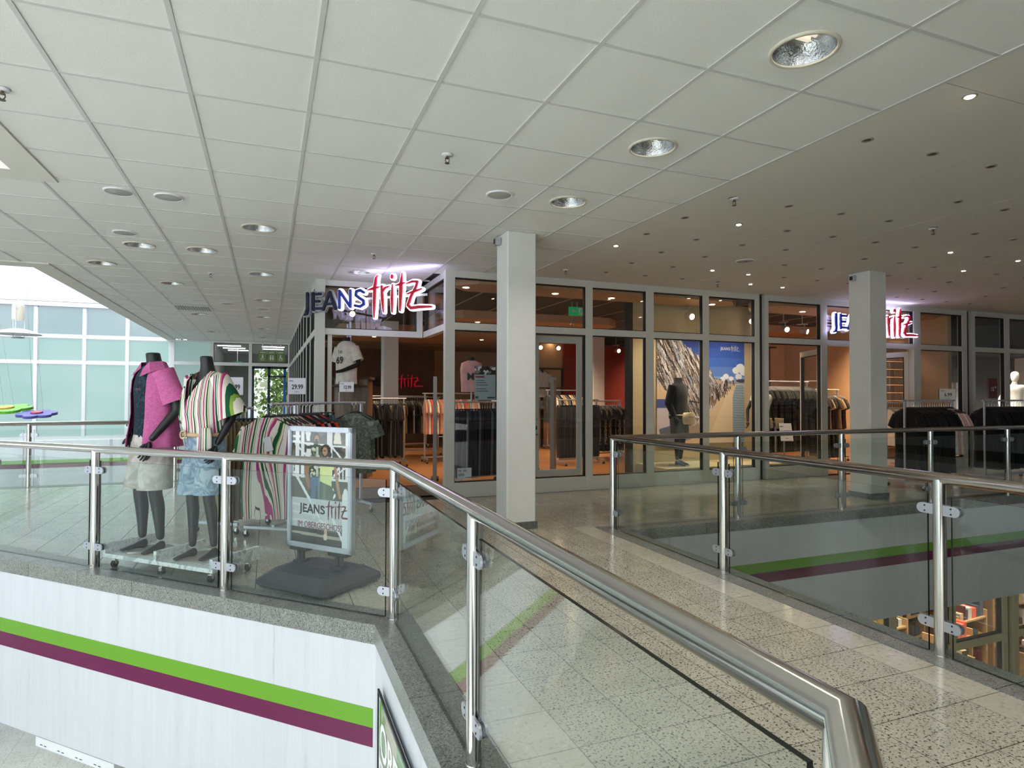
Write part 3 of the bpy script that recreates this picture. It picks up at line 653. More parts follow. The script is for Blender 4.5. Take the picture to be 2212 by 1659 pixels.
# ---------------------------------------------------------------- lettering built from brush strokes (metres, baseline 2.56 -> 0)
LOGO = {'J': [[(0.078, 2.8, 0.046), (0.081, 2.569, 0.046), (0.068, 2.515, 0.041), (0.029, 2.501, 0.031)]], 'E': [[(0.181, 2.799, 0.041), (0.183, 2.564, 0.041)], [(0.181, 2.783, 0.037), (0.312, 2.782, 0.037)], [(0.182, 2.682, 0.037), (0.29, 2.681, 0.037)], [(0.183, 2.581, 0.037), (0.325, 2.578, 0.037)]], 'A': [[(0.358, 2.560, 0.039), (0.469, 2.798, 0.041), (0.57, 2.560, 0.039)], [(0.404, 2.634, 0.035), (0.543, 2.632, 0.035)]], 'N': [[(0.64, 2.568, 0.039), (0.638, 2.804, 0.039), (0.823, 2.574, 0.039), (0.821, 2.798, 0.039)]], 'S': [[(1.044, 2.758, 0.037), (0.987, 2.79, 0.039), (0.924, 2.779, 0.039), (0.914, 2.728, 0.039), (0.975, 2.685, 0.039), (1.039, 2.647, 0.039), (1.046, 2.596, 0.039), (0.983, 2.568, 0.039), (0.903, 2.586, 0.037)]],
        'f': [[(1.267, 2.973, 0.012), (1.243, 2.938, 0.035), (1.225, 2.825, 0.047), (1.217, 2.616, 0.043), (1.213, 2.408, 0.014)], [(1.107, 2.785, 0.012), (1.2, 2.8, 0.041), (1.299, 2.817, 0.014)]], 'r': [[(1.336, 2.823, 0.031), (1.347, 2.651, 0.043), (1.363, 2.474, 0.014)], [(1.349, 2.744, 0.02), (1.385, 2.794, 0.031), (1.452, 2.815, 0.014)]], 'i': [[(1.504, 2.832, 0.016), (1.501, 2.642, 0.041), (1.502, 2.467, 0.018)], [(1.499, 2.949, 0.043), (1.499, 2.931, 0.043)]], 't': [[(1.655, 2.976, 0.012), (1.64, 2.829, 0.051), (1.633, 2.634, 0.043), (1.626, 2.481, 0.022)], [(1.554, 2.819, 0.012), (1.632, 2.829, 0.041), (1.697, 2.845, 0.012)]], 'z': [[(1.724, 2.831, 0.014), (1.815, 2.853, 0.031), (1.891, 2.847, 0.031), (1.872, 2.783, 0.035), (1.793, 2.656, 0.035), (1.749, 2.546, 0.041), (1.794, 2.505, 0.041), (1.922, 2.513, 0.041), (2.101, 2.507, 0.026)], [(1.74, 2.695, 0.02), (1.851, 2.723, 0.035), (1.956, 2.747, 0.016)]]}
def strokes(letter, grow, y0, y1, k=1.0, z0=0.0, x0=0.0):
    """prism of overlapping tapered capsules; plane x-z, depth along y"""
    m = MB()
    for st in LOGO[letter]:
        pts = [((x-x0)*k, (z-z0)*k, (w/2+grow)*k) for x, z, w in st]
        for i, (x, z, r) in enumerate(pts):
            n = 12
            ci = [(x+r*math.cos(2*math.pi*j/n), z+r*math.sin(2*math.pi*j/n)) for j in range(n)]
            v = [(a, y0, b) for a, b in ci]+[(a, y1, b) for a, b in ci]
            m.add(v, [tuple(range(n)), tuple(range(n, 2*n))[::-1]]+[(j, j+n, (j+1) % n+n, (j+1) % n) for j in range(n)])
            if i+1 < len(pts):
                x2, z2, r2 = pts[i+1]; d = math.hypot(x2-x, z2-z)
                if d < 1e-5: continue
                nx, nz = -(z2-z)/d, (x2-x)/d
                q = [(x+nx*r, z+nz*r), (x-nx*r, z-nz*r), (x2-nx*r2, z2-nz*r2), (x2+nx*r2, z2+nz*r2)]
                v = [(a, y0, b) for a, b in q]+[(a, y1, b) for a, b in q]
                m.add(v, [(0, 1, 2, 3), (7, 6, 5, 4), (0, 4, 5, 1), (1, 5, 6, 2), (2, 6, 7, 3), (3, 7, 4, 0)])
    return m
M['navy'] = plain('navy_acrylic', '10163a', .35); M['navy_lit'] = plain('navy_acrylic_lit', '1a2f8a', .35, emit='1c3a9c', es=.25); M['red'] = plain('red_acrylic', 'b3142c', .35, emit='b3142c', es=.35)
M['halo'] = emis('led_halo', 'e9e4ff', 2.2); M['halo_off'] = plain('acrylic_edge', 'a9adb5', .4)
def logo_sign(loc, rz, label, lit_from, k=1.0):
    t = empty('lettering_sign', loc, rz, label=label, cat='sign')
    for n_, L in enumerate('JEANSfritz'):
        on = n_ >= lit_from
        m = 'red' if n_ > 4 else ('navy_lit' if on else 'navy')
        p = strokes(L, 0, -.035, -.012, k, 2.56).build('letter', M[m], t)
        strokes(L, .020, -.012, .03, k, 2.56).build('halo', M['halo' if on else 'halo_off'], p)
    for x in (.25, 1.0, 1.75): MB().box(x*k, .03, .1*k, x*k+.03, .05, .14*k).build('bracket', M['steel_dull'], t)
    MB().box(.05*k, .04, .105*k, 2.0*k, .05, .135*k).build('carrier_bar', M['steel_dull'], t)
    return t
logo_sign((.47, 9.30, 2.56), math.atan2(-1.6, 1.63), 'lit shop name sign across the recessed entrance, first three letters dark', 3)
logo_sign((8.98, 7.86, 2.53), 0, 'lit shop name sign over the second entrance, half hidden by the far column', 0)
l = bpy.data.lights.new('sign_glow', 'AREA'); l.shape = 'RECTANGLE'; l.size = 1.2; l.size_y = .08; l.energy = 2.0; l.color = (.62, .58, 1.0)
for (x, y, a) in ((1.60, 8.16, math.atan2(-1.6, 1.63)), (10.2, 7.75, 0)):
    o = bpy.data.objects.new('sign_glow', l); o.location = (x, y, 2.93); o.rotation_euler = (math.pi, 0, a); COL.objects.link(o)
# text helper -> real mesh text
def text(s, size, name, mat, parent, loc, rot=(math.pi/2, 0, 0), ext=.0006, bold=0.0, align='CENTER', sx=1.0):
    c = bpy.data.curves.new('t', 'FONT'); c.body = s; c.size = size; c.align_x = align; c.extrude = ext; c.offset = bold; c.resolution_u = 3
    o = bpy.data.objects.new('t', c); COL.objects.link(o)
    dg = bpy.context.evaluated_depsgraph_get(); me = bpy.data.meshes.new_from_object(o.evaluated_get(dg))
    bpy.data.objects.remove(o); bpy.data.curves.remove(c)
    me.materials.clear(); me.materials.append(M[mat]); r = link(name, me, parent); r.location = loc; r.rotation_euler = rot; r.scale = (sx, 1, 1); return r
M['ink'] = plain('black_ink', '15151c', .6); M['ink_red'] = plain('dark_red_ink', '7d1a33', .6); M['card'] = plain('white_card', 'e6e6f0', .5); M['ink_white'] = plain('white_ink', 'f4f4f6', .6)
M['card_red'] = plain('dark_red_card', '6b2a30', .5); M['card_dim'] = plain('price_card', 'dcd9d4', .5)
# ---------------------------------------------------------------- painted prints (flat printed sheets, colour per grid cell)
class Canvas:
    def __init__(s, w, h, col):
        s.w, s.h = w, h; s.a = np.zeros((h, w, 3)); s.a[:] = np.array(srgb(col)[:3]); s.X, s.Y = np.meshgrid((np.arange(w)+.5)/w, (np.arange(h)+.5)/h)
        s.rs = np.random.RandomState(5)
    def put(s, m, col, al=1.0):
        c = np.array(srgb(col)[:3]); s.a[m] = s.a[m]*(1-al)+c*al
    def poly(s, pts, col, al=1.0):
        m = np.zeros((s.h, s.w), bool); n = len(pts)
        for i in range(n):
            (x0, y0), (x1, y1) = pts[i], pts[(i+1) % n]
            if y0 == y1: continue
            c = ((s.Y > min(y0, y1)) & (s.Y <= max(y0, y1))) & (s.X < (x1-x0)*(s.Y-y0)/(y1-y0)+x0); m ^= c
        s.put(m, col, al)
    def ell(s, cx, cy_, rx, ry, col, al=1.0): s.put(((s.X-cx)/rx)**2+((s.Y-cy_)/ry)**2 < 1, col, al)
    def line(s, pts, w, col, al=1.0):
        ar = s.h/s.w*s.asp
        for (x0, y0), (x1, y1) in zip(pts[:-1], pts[1:]):
            dx, dy = x1-x0, (y1-y0)*s.asp; L2 = dx*dx+dy*dy+1e-9
            t = np.clip(((s.X-x0)*dx+(s.Y-y0)*s.asp*dy)/L2, 0, 1)
            s.put(((s.X-x0-t*dx)**2+((s.Y-y0)*s.asp-t*dy)**2) < (w/2)**2, col, al)
    def mottle(s, box, cols, n, r, seed=1):
        rs = np.random.RandomState(seed)
        for _ in range(n):
            x = rs.uniform(box[0], box[2]); y = rs.uniform(box[1], box[3]); s.ell(x, y, r*rs.uniform(.5, 1.4), r*rs.uniform(.4, 1.2)/s.asp, cols[rs.randint(len(cols))])
    def build(s, W, Hh, name, parent, emit=0.0, rough=.35):
        """sheet in the x-z plane, centre bottom at the origin, facing -y"""
        xs = np.linspace(-W/2, W/2, s.w+1); zs = np.linspace(Hh, 0, s.h+1); GX, GZ = np.meshgrid(xs, zs)
        co = np.stack([GX, np.zeros_like(GX), GZ], -1).reshape(-1, 3)
        I = (np.arange(s.h)[:, None]*(s.w+1)+np.arange(s.w)[None]).reshape(-1); Q = np.stack([I+s.w+1, I+s.w+2, I+1, I], -1)
        me = bpy.data.meshes.new(name); me.from_pydata(co.tolist(), [], Q.tolist())
        ca = me.color_attributes.new('print', 'FLOAT_COLOR', 'CORNER'); c = np.concatenate([s.a.reshape(-1, 3), np.ones((s.w*s.h, 1))], 1)
        ca.data.foreach_set('color', np.repeat(c, 4, axis=0).astype(np.float32).ravel())
        m, nt, b, o = newmat(name); at = N(nt, 'ShaderNodeAttribute', attribute_name='print'); nt.links.new(at.outputs['Color'], b.inputs['Base Color']); b.inputs['Roughness'].default_value = rough
        if emit: nt.links.new(at.outputs['Color'], b.inputs['Emission Color']); b.inputs['Emission Strength'].default_value = emit
        me.materials.append(m); return link(name, me, parent)
def mk(w, h, col, asp): c = Canvas(w, h, col); c.asp = asp; return c
# beach poster (backlit look comes from its spots)
bp_ = mk(176, 172, '3a5fc0', 1.85/1.89)
for y in range(40): bp_.put((bp_.Y > y/100) & (bp_.Y <= (y+1)/100), ['27489f', '2f55b0', '3c65bd', '587fcb', '7d9fd8'][min(4, y//9)])
bp_.put((bp_.Y > .40), 'dcc3a0'); bp_.put((bp_.Y > .395) & (bp_.Y < .43), '8f9fc0')
for cx, cy_, r in ((.95, .27, .05), (.90, .30, .045), (.99, .31, .05), (.78, .36, .035), (.84, .38, .03), (.74, .385, .03), (.93, .36, .04)): bp_.ell(cx, cy_, r, r*.75, 'e8ecf8')
for cx, cy_, r in ((.96, .40, .06),): bp_.ell(cx, cy_, r, r*.3, '3c4658')
bp_.put((bp_.X < .2) & (bp_.Y > .58) & (bp_.Y < .66), '4a5a9a'); bp_.put((bp_.X < .25) & (bp_.Y > .66) & (bp_.Y < .9), 'd9cfd8')
bp_.poly([(.90, .44), (.99, .44), (1, 1.0), (.70, 1.0)], '8aa0b4')
for k in range(46):
    y = .46+k*.012; bp_.line([(.905-(y-.44)*.36, y), (1, y+.004)], .006, '6c8499' if k % 2 else 'a9b9c6', .7)
bp_.put((bp_.X < .86) & (bp_.X > .84-(bp_.Y-.42)*.5) & (bp_.Y > .5), 'e6d2b2')
rs = np.random.RandomState(3)
for k in range(14):      # receding row of straw umbrellas and chairs
    x = .86-k*.026-(k*k)*.0006; h = .05+k*.024
    for q in range(10+k*3):
        xa = x+rs.uniform(-.018-k*.0015, .014+k*.0015); ya = .40+rs.uniform(-.1, .75)*h
        bp_.line([(xa, ya), (xa+rs.uniform(-.006, .006), ya+h*rs.uniform(.2, .5))], rs.choice([.005, .009, .013]), ['3a2d22', '7d6650', 'b7b2b8', '55657a', '2b221c', 'd8d4da', '8a7a6a'][rs.randint(7)])
bp_.poly([(.50, .36), (.74, .40), (.72, .43), (.50, .41)], 'b9a48a')
for k in range(760):     # thatch fringe sweeping down from the upper left
    x0 = rs.uniform(-.1, .62); y0 = rs.uniform(-.05, .30)+max(0, x0-.2)*.15; L = rs.uniform(.08, .26); sl = rs.uniform(.3, 1.3)
    if x0 > .12+.62*(y0+.02)*1.9+.12: continue
    bp_.line([(x0, y0), (x0+L*sl*.6, y0+L)], rs.choice([.004, .007, .012]), ['2a211b', '4b3c30', '8b7d70', 'c9c4c6', '6d5c4c', '9aa4b8', 'e6e2e2'][rs.randint(7)])
bp_.poly([(.13, .30), (.28, .34), (.50, .92), (.36, .96), (.30, .70)], '8e8078', .85); bp_.poly([(.20, .33), (.26, .34), (.46, .80), (.40, .84)], 'c3bcc2', .8)
for k in range(60):
    x0 = rs.uniform(.12, .34); bp_.line([(x0, .30+rs.uniform(0, .2)), (x0+.18, .62+rs.uniform(0, .2))], .006, ['5d4e44', 'a89d96', 'd5d0d4', '3c3029'][rs.randint(4)])
bp_.line([(.36, .60), (.52, .62), (.58, .76)], .016, '2c2a30'); bp_.line([(.38, .74), (.50, .76), (.55, .90)], .014, 'e9e6e6'); bp_.poly([(.02, .86), (.26, .80), (.34, .96), (.05, 1)], '66718c'); bp_.ell(.30, .93, .10, .04, '7f879c')
# ---------------------------------------------------------------- shop interior shell
def planks(name, mats):
    m, nt, b, o = newmat(name); g = N(nt, 'ShaderNodeNewGeometry'); mp = N(nt, 'ShaderNodeMapping'); mp.inputs['Scale'].default_value = (2.0, 22, 1)
    n = N(nt, 'ShaderNodeTexNoise', Scale=1.6, Detail=5.0); nt.links.new(g.outputs['Position'], mp.inputs['Vector']); nt.links.new(mp.outputs[0], n.inputs['Vector'])
    oi = N(nt, 'ShaderNodeObjectInfo'); r = ramp(nt, [(.3, srgb(mats[0])), (.7, srgb(mats[1]))]); nt.links.new(n.outputs['Fac'], r.inputs[0])
    mx = N(nt, 'ShaderNodeMix', data_type='RGBA', blend_type='MULTIPLY'); mx.inputs[0].default_value = 1; r2 = ramp(nt, [(0, (.80, .80, .80, 1)), (1, (1, 1, 1, 1))]); nt.links.new(oi.outputs['Random'], r2.inputs[0])
    nt.links.new(r.outputs[0], mx.inputs[6]); nt.links.new(r2.outputs[0], mx.inputs[7]); nt.links.new(mx.outputs[2], b.inputs['Base Color']); b.inputs['Roughness'].default_value = .33; return m
M['oak'] = planks('oak_floor', ('9c6a3f', 'b98552'))
sf = empty('floor', (0, 0, 0), kind='structure'); pl = MB().box(-.998, -.099, .001, .998, .099, .008).mesh('plank', M['oak']); cnt = 0; pr = MB()
for j in range(58):
    y = 8.15+j*.2
    if y > 19.6: break
    x = .5-(j % 3)*.66
    while x < 16:
        xa, xb = max(x, .70), min(x+2, 16.5)
        if y < 9.25 and xa < 2.2: xa = 2.25
        if xb-xa > .05:
            if xb-xa > 1.99 and cnt < 240 and x < 9: o = link('plank', pl, sf); o.location = (x+1, y, 0); cnt += 1
            else: pr.box(xa+.002, y-.099, .001, xb-.002, y+.099, .008)
        x += 2
tag(pr.build('plank_field', M['oak'], sf), kind='stuff')
mat_ = MB().box(.95, 8.25, .0, 2.15, 9.15, .012).build('entrance_mat', plain('brown_mat', '5a4a40', .95, noise=.2, nscale=200)); tag(mat_, 'dark brown entrance mat in the recessed shop entrance', 'doormat')
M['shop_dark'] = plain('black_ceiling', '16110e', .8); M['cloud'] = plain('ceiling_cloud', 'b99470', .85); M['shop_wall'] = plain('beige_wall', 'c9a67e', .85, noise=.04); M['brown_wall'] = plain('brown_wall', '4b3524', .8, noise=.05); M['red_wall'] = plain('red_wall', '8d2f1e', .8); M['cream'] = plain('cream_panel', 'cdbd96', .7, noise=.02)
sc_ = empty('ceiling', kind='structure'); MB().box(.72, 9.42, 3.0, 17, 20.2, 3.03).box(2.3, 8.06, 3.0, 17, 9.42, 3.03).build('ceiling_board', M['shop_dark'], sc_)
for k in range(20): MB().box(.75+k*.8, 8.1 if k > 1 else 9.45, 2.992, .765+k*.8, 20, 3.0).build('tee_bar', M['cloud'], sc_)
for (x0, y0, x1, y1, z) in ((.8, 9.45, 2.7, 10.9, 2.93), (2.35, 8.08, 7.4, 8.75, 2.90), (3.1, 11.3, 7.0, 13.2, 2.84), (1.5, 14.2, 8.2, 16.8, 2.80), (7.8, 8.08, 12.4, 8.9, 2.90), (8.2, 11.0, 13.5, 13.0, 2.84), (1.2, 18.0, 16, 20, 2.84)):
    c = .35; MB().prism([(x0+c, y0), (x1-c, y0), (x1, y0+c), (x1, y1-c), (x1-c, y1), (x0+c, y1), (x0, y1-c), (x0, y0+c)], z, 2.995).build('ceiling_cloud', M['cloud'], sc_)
wall('wall_shop', .75, 20.0, 0, 17, 20.1, 3.0, 'shop_wall'); wall('wall_shop', 12.3, 8.1, 0, 12.4, 20, 3.0, 'shop_wall')
wall('wall_shop', 1.2, 17.0, 0, 4.35, 17.15, 2.62, 'brown_wall'); wall('wall_shop', 6.1, 15.0, 0, 7.35, 15.1, 2.75, 'shop_wall'); wall('wall_shop', 7.35, 14.9, 0, 9.6, 15.05, 2.75, 'red_wall')
wall('wall_shop', 8.6, 12.2, 0, 12.3, 12.3, 2.72, 'shop_wall')
sb = wall('wall_display', 5.72, 9.0, 0, 8.42, 9.1, 3.0, 'cream'); MB().box(5.66, 8.97, 0, 5.72, 9.13, 3.0).build('edge_profile', M['black'], sb)
MB().box(5.8, 8.14, 0, 8.38, 9.0, .22).build('display_floor', M['cream'], sb)
wall('wall_display', 8.42, 8.12, 0, 8.46, 9.1, .25, 'cream')
column(2.34, 13.6, 2.67, 13.93, 0, 2.99, 'beige column inside the shop, seen through the recessed entrance'); column(7.62, 13.77, 7.95, 14.1, 0, 2.99, 'beige column inside the shop behind the third window bay')
t = empty('lettering_sign', (2.58, 16.99, 1.65), label='red shop name sign on the brown rear wall inside', cat='sign')
for n_, L in enumerate('JEANSfritz'): strokes(L, 0, -.05, .0, .68, 2.56).build('letter', M['red' if n_ > 4 else 'navy'], t)
t = empty('poster', (7.145, 8.97, .53), label='large beach poster with straw umbrellas behind the window', cat='poster')
bp_.build(1.89, 1.85, 'print', t, rough=.5)
for n_, L in enumerate('JEANSfritz'): strokes(L, 0, -.004, -.001, .21, 2.56, 0).build('letter', M['ink_white'], t).location = (.40, 0, 1.66)
# shop lamps: track spots
M['lamp_on'] = emis('lit_lamp', 'ffe0b4', 30); M['lamp_body'] = plain('grey_lamp_body', 'a59a8c', .4)
body = MB().cyl((0, 0, 0), (0, 0, -.09), .01, 8).cyl((-.07, .02, -.13), (.05, -.01, -.16), .055, 14).box(-.14, -.02, -.02, .06, .02, 0).mesh('housing', M['lamp_body']); disc = MB().cyl((.05, -.01, -.16), (.056, -.012, -.162), .046, 14).mesh('bulb', M['lamp_on'])
for k, (x, y, z, a, lb) in enumerate([(1.35, 11.2, 2.95, -1.0, 'upper left track spot above the rear shelves'), (1.55, 12.4, 2.75, -2.2, 'bright track spot shining beside the entrance column'), (4.9, 9.6, 2.62, -1.9, 'track spot with white cap behind the third window bay'), (6.6, 8.6, 2.85, -1.2, 'track spot above the beach poster'), (8.2, 8.9, 2.88, -2.0, 'left track spot above the woman mannequin'), (9.4, 9.3, 2.82, -1.5, 'middle track spot over the dark dress rack'), (9.9, 9.3, 2.80, -.8, 'lit track spot over the dark dress rack'), (6.2, 13.9, 2.7, -1.3, 'left track spot before the beige rear wall'), (6.7, 13.9, 2.7, -1.6, 'right track spot before the beige rear wall'), (8.4, 13.9, 2.68, -1.2, 'track spot before the red rear wall')]):
    t = empty('track_spot', (x, y, z), a, label=lb, cat='spotlight'); link('housing', body, t); link('bulb', disc, t); MB().box(-.05, -.008, 0, -.034, .008, 3.0-z+.001).build('drop_rod', M['lamp_body'], t)
rec_r = MB().lathe([(.0, -.003), (.05, -.003), (.056, -.008), (.065, 0)], 16).mesh('ring', M['lamp_body']); rec_b = MB().lathe([(0, -.012), (.048, -.010)], 14).mesh('bulb', M['lamp_on'])
for k, (x, y) in enumerate([(2.6, 8.4), (4.0, 8.4), (5.0, 8.45), (6.9, 8.4), (3.9, 11.8), (5.2, 12.0), (6.2, 12.4), (4.3, 12.7), (3.4, 14.8), (5.1, 15.1), (6.0, 15.6), (2.4, 15.3), (7.0, 14.9), (9.0, 8.5), (10.0, 8.5), (9.1, 11.8), (10.5, 11.7)]):
    z = 2.90 if y < 9 else (2.84 if y < 13.5 else 2.80)
    t = empty('ceiling_spot', (x, y, z), label='lit recessed spot in the brown shop ceiling', cat='spotlight', group='lit spots inside the shop'); link('ring', rec_r, t); link('bulb', rec_b, t)
# exit sign inside
M['exit_green'] = plain('exit_green', '0f7a45', .4, emit='0f7a45', es=.7)
def exit_sign(loc, label, k=1.0, rz=0.0):
    t = empty('exit_sign', loc, rz, label=label, cat='sign'); MB().box(-.16*k, 0, -.075*k, .16*k, .03, .075*k).build('box', M['exit_green'], t)
    a = MB(); a.box(-.11*k, -.003, -.008*k, -.02*k, -.001, .008*k)
    for s in (-1, 1): a.add([(-.12*k, -.003, 0), (-.08*k, -.003, s*.04*k), (-.065*k, -.003, s*.03*k), (-.10*k, -.003, 0)], [(0, 1, 2, 3)])
    a.build('arrow', M['ink_white'], t)
    b = MB(); b.box(.02*k, -.003, -.055*k, .13*k, -.001, .055*k); b.build('door_pictogram', M['ink_white'], t)
    c = MB(); c.cyl((.085*k, -.004, .035*k), (.085*k, -.006, .035*k), .012*k, 10)
    for p, q in (((.08, .02), (.06, -.01)), ((.06, -.01), (.085, -.03)), ((.085, -.03), (.07, -.05)), ((.06, -.01), (.035, -.035)), ((.08, .015), (.105, 0)), ((.08, .02), (.05, .012))):
        d = Vector((q[0]-p[0], q[1]-p[1])).normalized()*.006; n_ = (-d.y*k, d.x*k)
        c.add([(p[0]*k+n_[0], -.005, p[1]*k+n_[1]), (p[0]*k-n_[0], -.005, p[1]*k-n_[1]), (q[0]*k-n_[0], -.005, q[1]*k-n_[1]), (q[0]*k+n_[0], -.005, q[1]*k+n_[1])], [(0, 1, 2, 3)])
    c.build('runner_pictogram', M['exit_green'], t); MB().box(-.01, .01, .075*k, .01, .02, 3.0-loc[2]).build('hanger', M['steel_dull'], t)
    return t
exit_sign((5.0, 9.6, 2.83), 'green exit sign with arrow and running figure inside the shop')
exit_sign((-1.0, 23.5, 2.45), 'small dark exit sign in the corridor at the back', .9)
# ---------------------------------------------------------------- garments and racks
def fab(name, c, noise=.12, ns=14.0): M[name] = plain(name, c, .9, noise=noise, nscale=ns, bump=.15, bscale=250, spec=.2, sheen=.2)
for n_, c in (('fab_black', '15161a'), ('fab_navy', '1a2236'), ('fab_grey', '5d6468'), ('fab_olive', '4c4f40'), ('fab_khaki', '7d745c'), ('fab_beige', 'c4a678'), ('fab_brown', '4a3a2c'), ('fab_coral', 'ff6a54'), ('fab_orange', 'ef4a22'), ('fab_white', 'e8e2d8'), ('fab_pink', 'd9a6a6'), ('fab_denim', '3c4e68'), ('fab_cream', 'd8c9a4'), ('fab_red', '8e1c1c'), ('fab_teal', '23343a'), ('fab_yellow', 'b49a3c'), ('fab_peach', 'e09a78')): fab(n_, c)
def pattern(name, stops, scale, distort, vert=True, rough=.85, seed=0.0, squash=3.0):
    m, nt, b, o = newmat(name); tc = N(nt, 'ShaderNodeTexCoord'); mp = N(nt, 'ShaderNodeMapping'); mp.inputs['Scale'].default_value = (scale, scale, scale/squash); mp.inputs['Location'].default_value = (seed, seed, seed)
    nt.links.new(tc.outputs['Object'], mp.inputs['Vector']); n = N(nt, 'ShaderNodeTexNoise', Scale=.62, Detail=.6); nt.links.new(mp.outputs[0], n.inputs['Vector'])
    sx = N(nt, 'ShaderNodeSeparateXYZ'); nt.links.new(mp.outputs[0], sx.inputs[0])
    ad = N(nt, 'ShaderNodeMath', operation='MULTIPLY_ADD'); ad.inputs[1].default_value = distort; nt.links.new(n.outputs['Fac'], ad.inputs[0])
    yy = N(nt, 'ShaderNodeMath', operation='MULTIPLY_ADD'); yy.inputs[1].default_value = .8; nt.links.new(sx.outputs['Y'], yy.inputs[0]); nt.links.new(sx.outputs['X'], yy.inputs[2]); nt.links.new(yy.outputs[0], ad.inputs[2])
    fr = N(nt, 'ShaderNodeMath', operation='FRACT'); nt.links.new(ad.outputs[0], fr.inputs[0]); r = ramp(nt, stops, 'CONSTANT'); nt.links.new(fr.outputs[0], r.inputs[0]); nt.links.new(r.outputs[0], b.inputs['Base Color'])
    b.inputs['Roughness'].default_value = rough; b.inputs['Specular IOR Level'].default_value = .2; M[name] = m; return m
WH, GR, MG, PK, BK, LM = srgb('ece5dc'), srgb('1f5a3c'), srgb('b0417e'), srgb('e08a86'), srgb('2a2730'), srgb('8fae4a')
pattern('stripes', [(0, WH), (.16, MG), (.25, WH), (.30, GR), (.38, WH), (.44, BK), (.465, WH), (.55, PK), (.60, MG), (.66, WH), (.76, GR), (.84, LM), (.87, WH), (.93, BK), (.95, WH)], 5.0, 2.6, squash=3.6)
pattern('zebra', [(0, srgb('d8c9ae')), (.45, srgb('2b241e'))], 30, 3.0, squash=1.0)
pattern('khaki_stripe', [(0, srgb('8d7f60')), (.5, srgb('4a3f2f')), (.7, srgb('9c8d6c'))], 9, 1.2)
def tiedye(name, cols, scale, detail=2.0):
    m, nt, b, o = newmat(name); tc = N(nt, 'ShaderNodeTexCoord'); n = N(nt, 'ShaderNodeTexNoise', Scale=scale, Detail=detail, Distortion=1.2); nt.links.new(tc.outputs['Object'], n.inputs['Vector'])
    k = len(cols); r = ramp(nt, [(.32+.36*i/k, srgb(c)) for i, c in enumerate(cols)]); nt.links.new(n.outputs['Fac'], r.inputs[0]); nt.links.new(r.outputs[0], b.inputs['Base Color']); b.inputs['Roughness'].default_value = .9; b.inputs['Specular IOR Level'].default_value = .2; M[name] = m
tiedye('tiedye', ['5c6860', '7e8a80', '566058', '8b9488'], 9); tiedye('floral', ['1b2322', '2b3a38', '3f4a38', '5a5a4a', '20262c', '2e3550'], 16, 4); tiedye('jeans', ['2a3b55', '5e7690', '3d5472'], 6); tiedye('lightjeans', ['6d8092', '94a5b2', '5a6c7e'], 7)
tiedye('camo', ['3a3f30', '6a6a52', '2a2c26', '8a8468'], 10)
def sheet_ring(z, hw, hd, fold, k, ph, n=20, cx=0.0, cy_=0.0):
    out = []
    for j in range(n):
        t = 2*math.pi*j/n; x = math.cos(t)*hw; s_ = math.sin(t); y = math.copysign(abs(s_)**.6, s_)*hd
        out.append((cx+x, cy_+y+fold*math.sin(k*x/max(hw, .01)*math.pi+ph), z))
    return out
def shirt_mesh(mats, w=.46, h=.68, d=.022, sleeve=.2, seed=0, fold=.010, name='shirt', flare=1.0):
    rd = random.Random(seed); ph = rd.uniform(0, 6); m = MB(); R_ = []
    for z, hw, dd in ((.015, .07, .6), (0, .10, .8), (-.03, w*.30, .9), (-.06, w*.44, 1), (-.10, w*.49, 1), (-.22, w*.45, 1.1), (-.45*h/.68, w*.45*(1+flare)/2, 1.2), (-h*.85, w*.47*flare, 1.2), (-h, w*.48*flare, 1.1)):
        R_.append(sheet_ring(z, hw, d*dd, fold*min(1, -z/h*1.4+.1), 2.5, ph))
    m.loft(R_, 0, True, True)
    if sleeve:
        for s in (-1, 1):
            a = [sheet_ring(0, .055, d*.9, 0, 1, 0, 10), sheet_ring(0, .065, d, .003, 2, ph, 10), sheet_ring(0, .06, d, .004, 2, ph, 10)]
            Z = Matrix.Translation((s*w*.40, 0, -.085)) @ Matrix.Rotation(s*math.radians(-24), 4, 'Y')
            rr = [[tuple(Z @ Vector((p[0], p[1], -q))) for p in r_] for r_, q in zip(a, (0, sleeve*.6, sleeve))]
            m.loft(rr, 0, True, True)
    return m.mesh(name, mats)
def trouser_mesh(mats, w=.22, h=1.0, d=.03, seed=0, name='trousers'):
    ph = random.Random(seed).uniform(0, 6); m = MB()
    m.loft([sheet_ring(z, hw, d*dd, .006, 2, ph, 14) for z, hw, dd in ((0, w*.42, .7), (-.03, w*.5, .9), (-.2, w*.52, 1), (-h*.5, w*.46, 1), (-h*.9, w*.42, .9), (-h, w*.42, .8))], 0, True, True)
    return m.mesh(name, mats)
def hanger_mesh(w=.42, clip=False):
    m = MB(); m.tube([(.02, 0, .115), (.028, 0, .135), (.0, 0, .150), (-.022, 0, .125), (-.0, 0, .10), (0, 0, .03)], .0022, 5, 1)
    if clip: m.box(-w*.3, -.004, .015, w*.3, .004, .03, 0); m.box(-w*.3, -.008, -.02, -w*.3+.02, .008, .03, 0); m.box(w*.3-.02, -.008, -.02, w*.3, .008, .03, 0)
    else: m.tube([(-w/2, 0, -.055), (-.05, 0, .015), (0, 0, .03), (.05, 0, .015), (w/2, 0, -.055)], [.006, .011, .012, .011, .006], 6, 0)
    return m.mesh('hanger', [M['black'], M['chrome']])
HG, HC = hanger_mesh(), hanger_mesh(.3, True)
G = {}
def proto(key, kind, mat, **kw):
    me = (trouser_mesh if kind == 'trousers' else shirt_mesh)(M[mat], name=kind, **kw); G[key] = (kind, me, HC if kind == 'trousers' else HG); return key
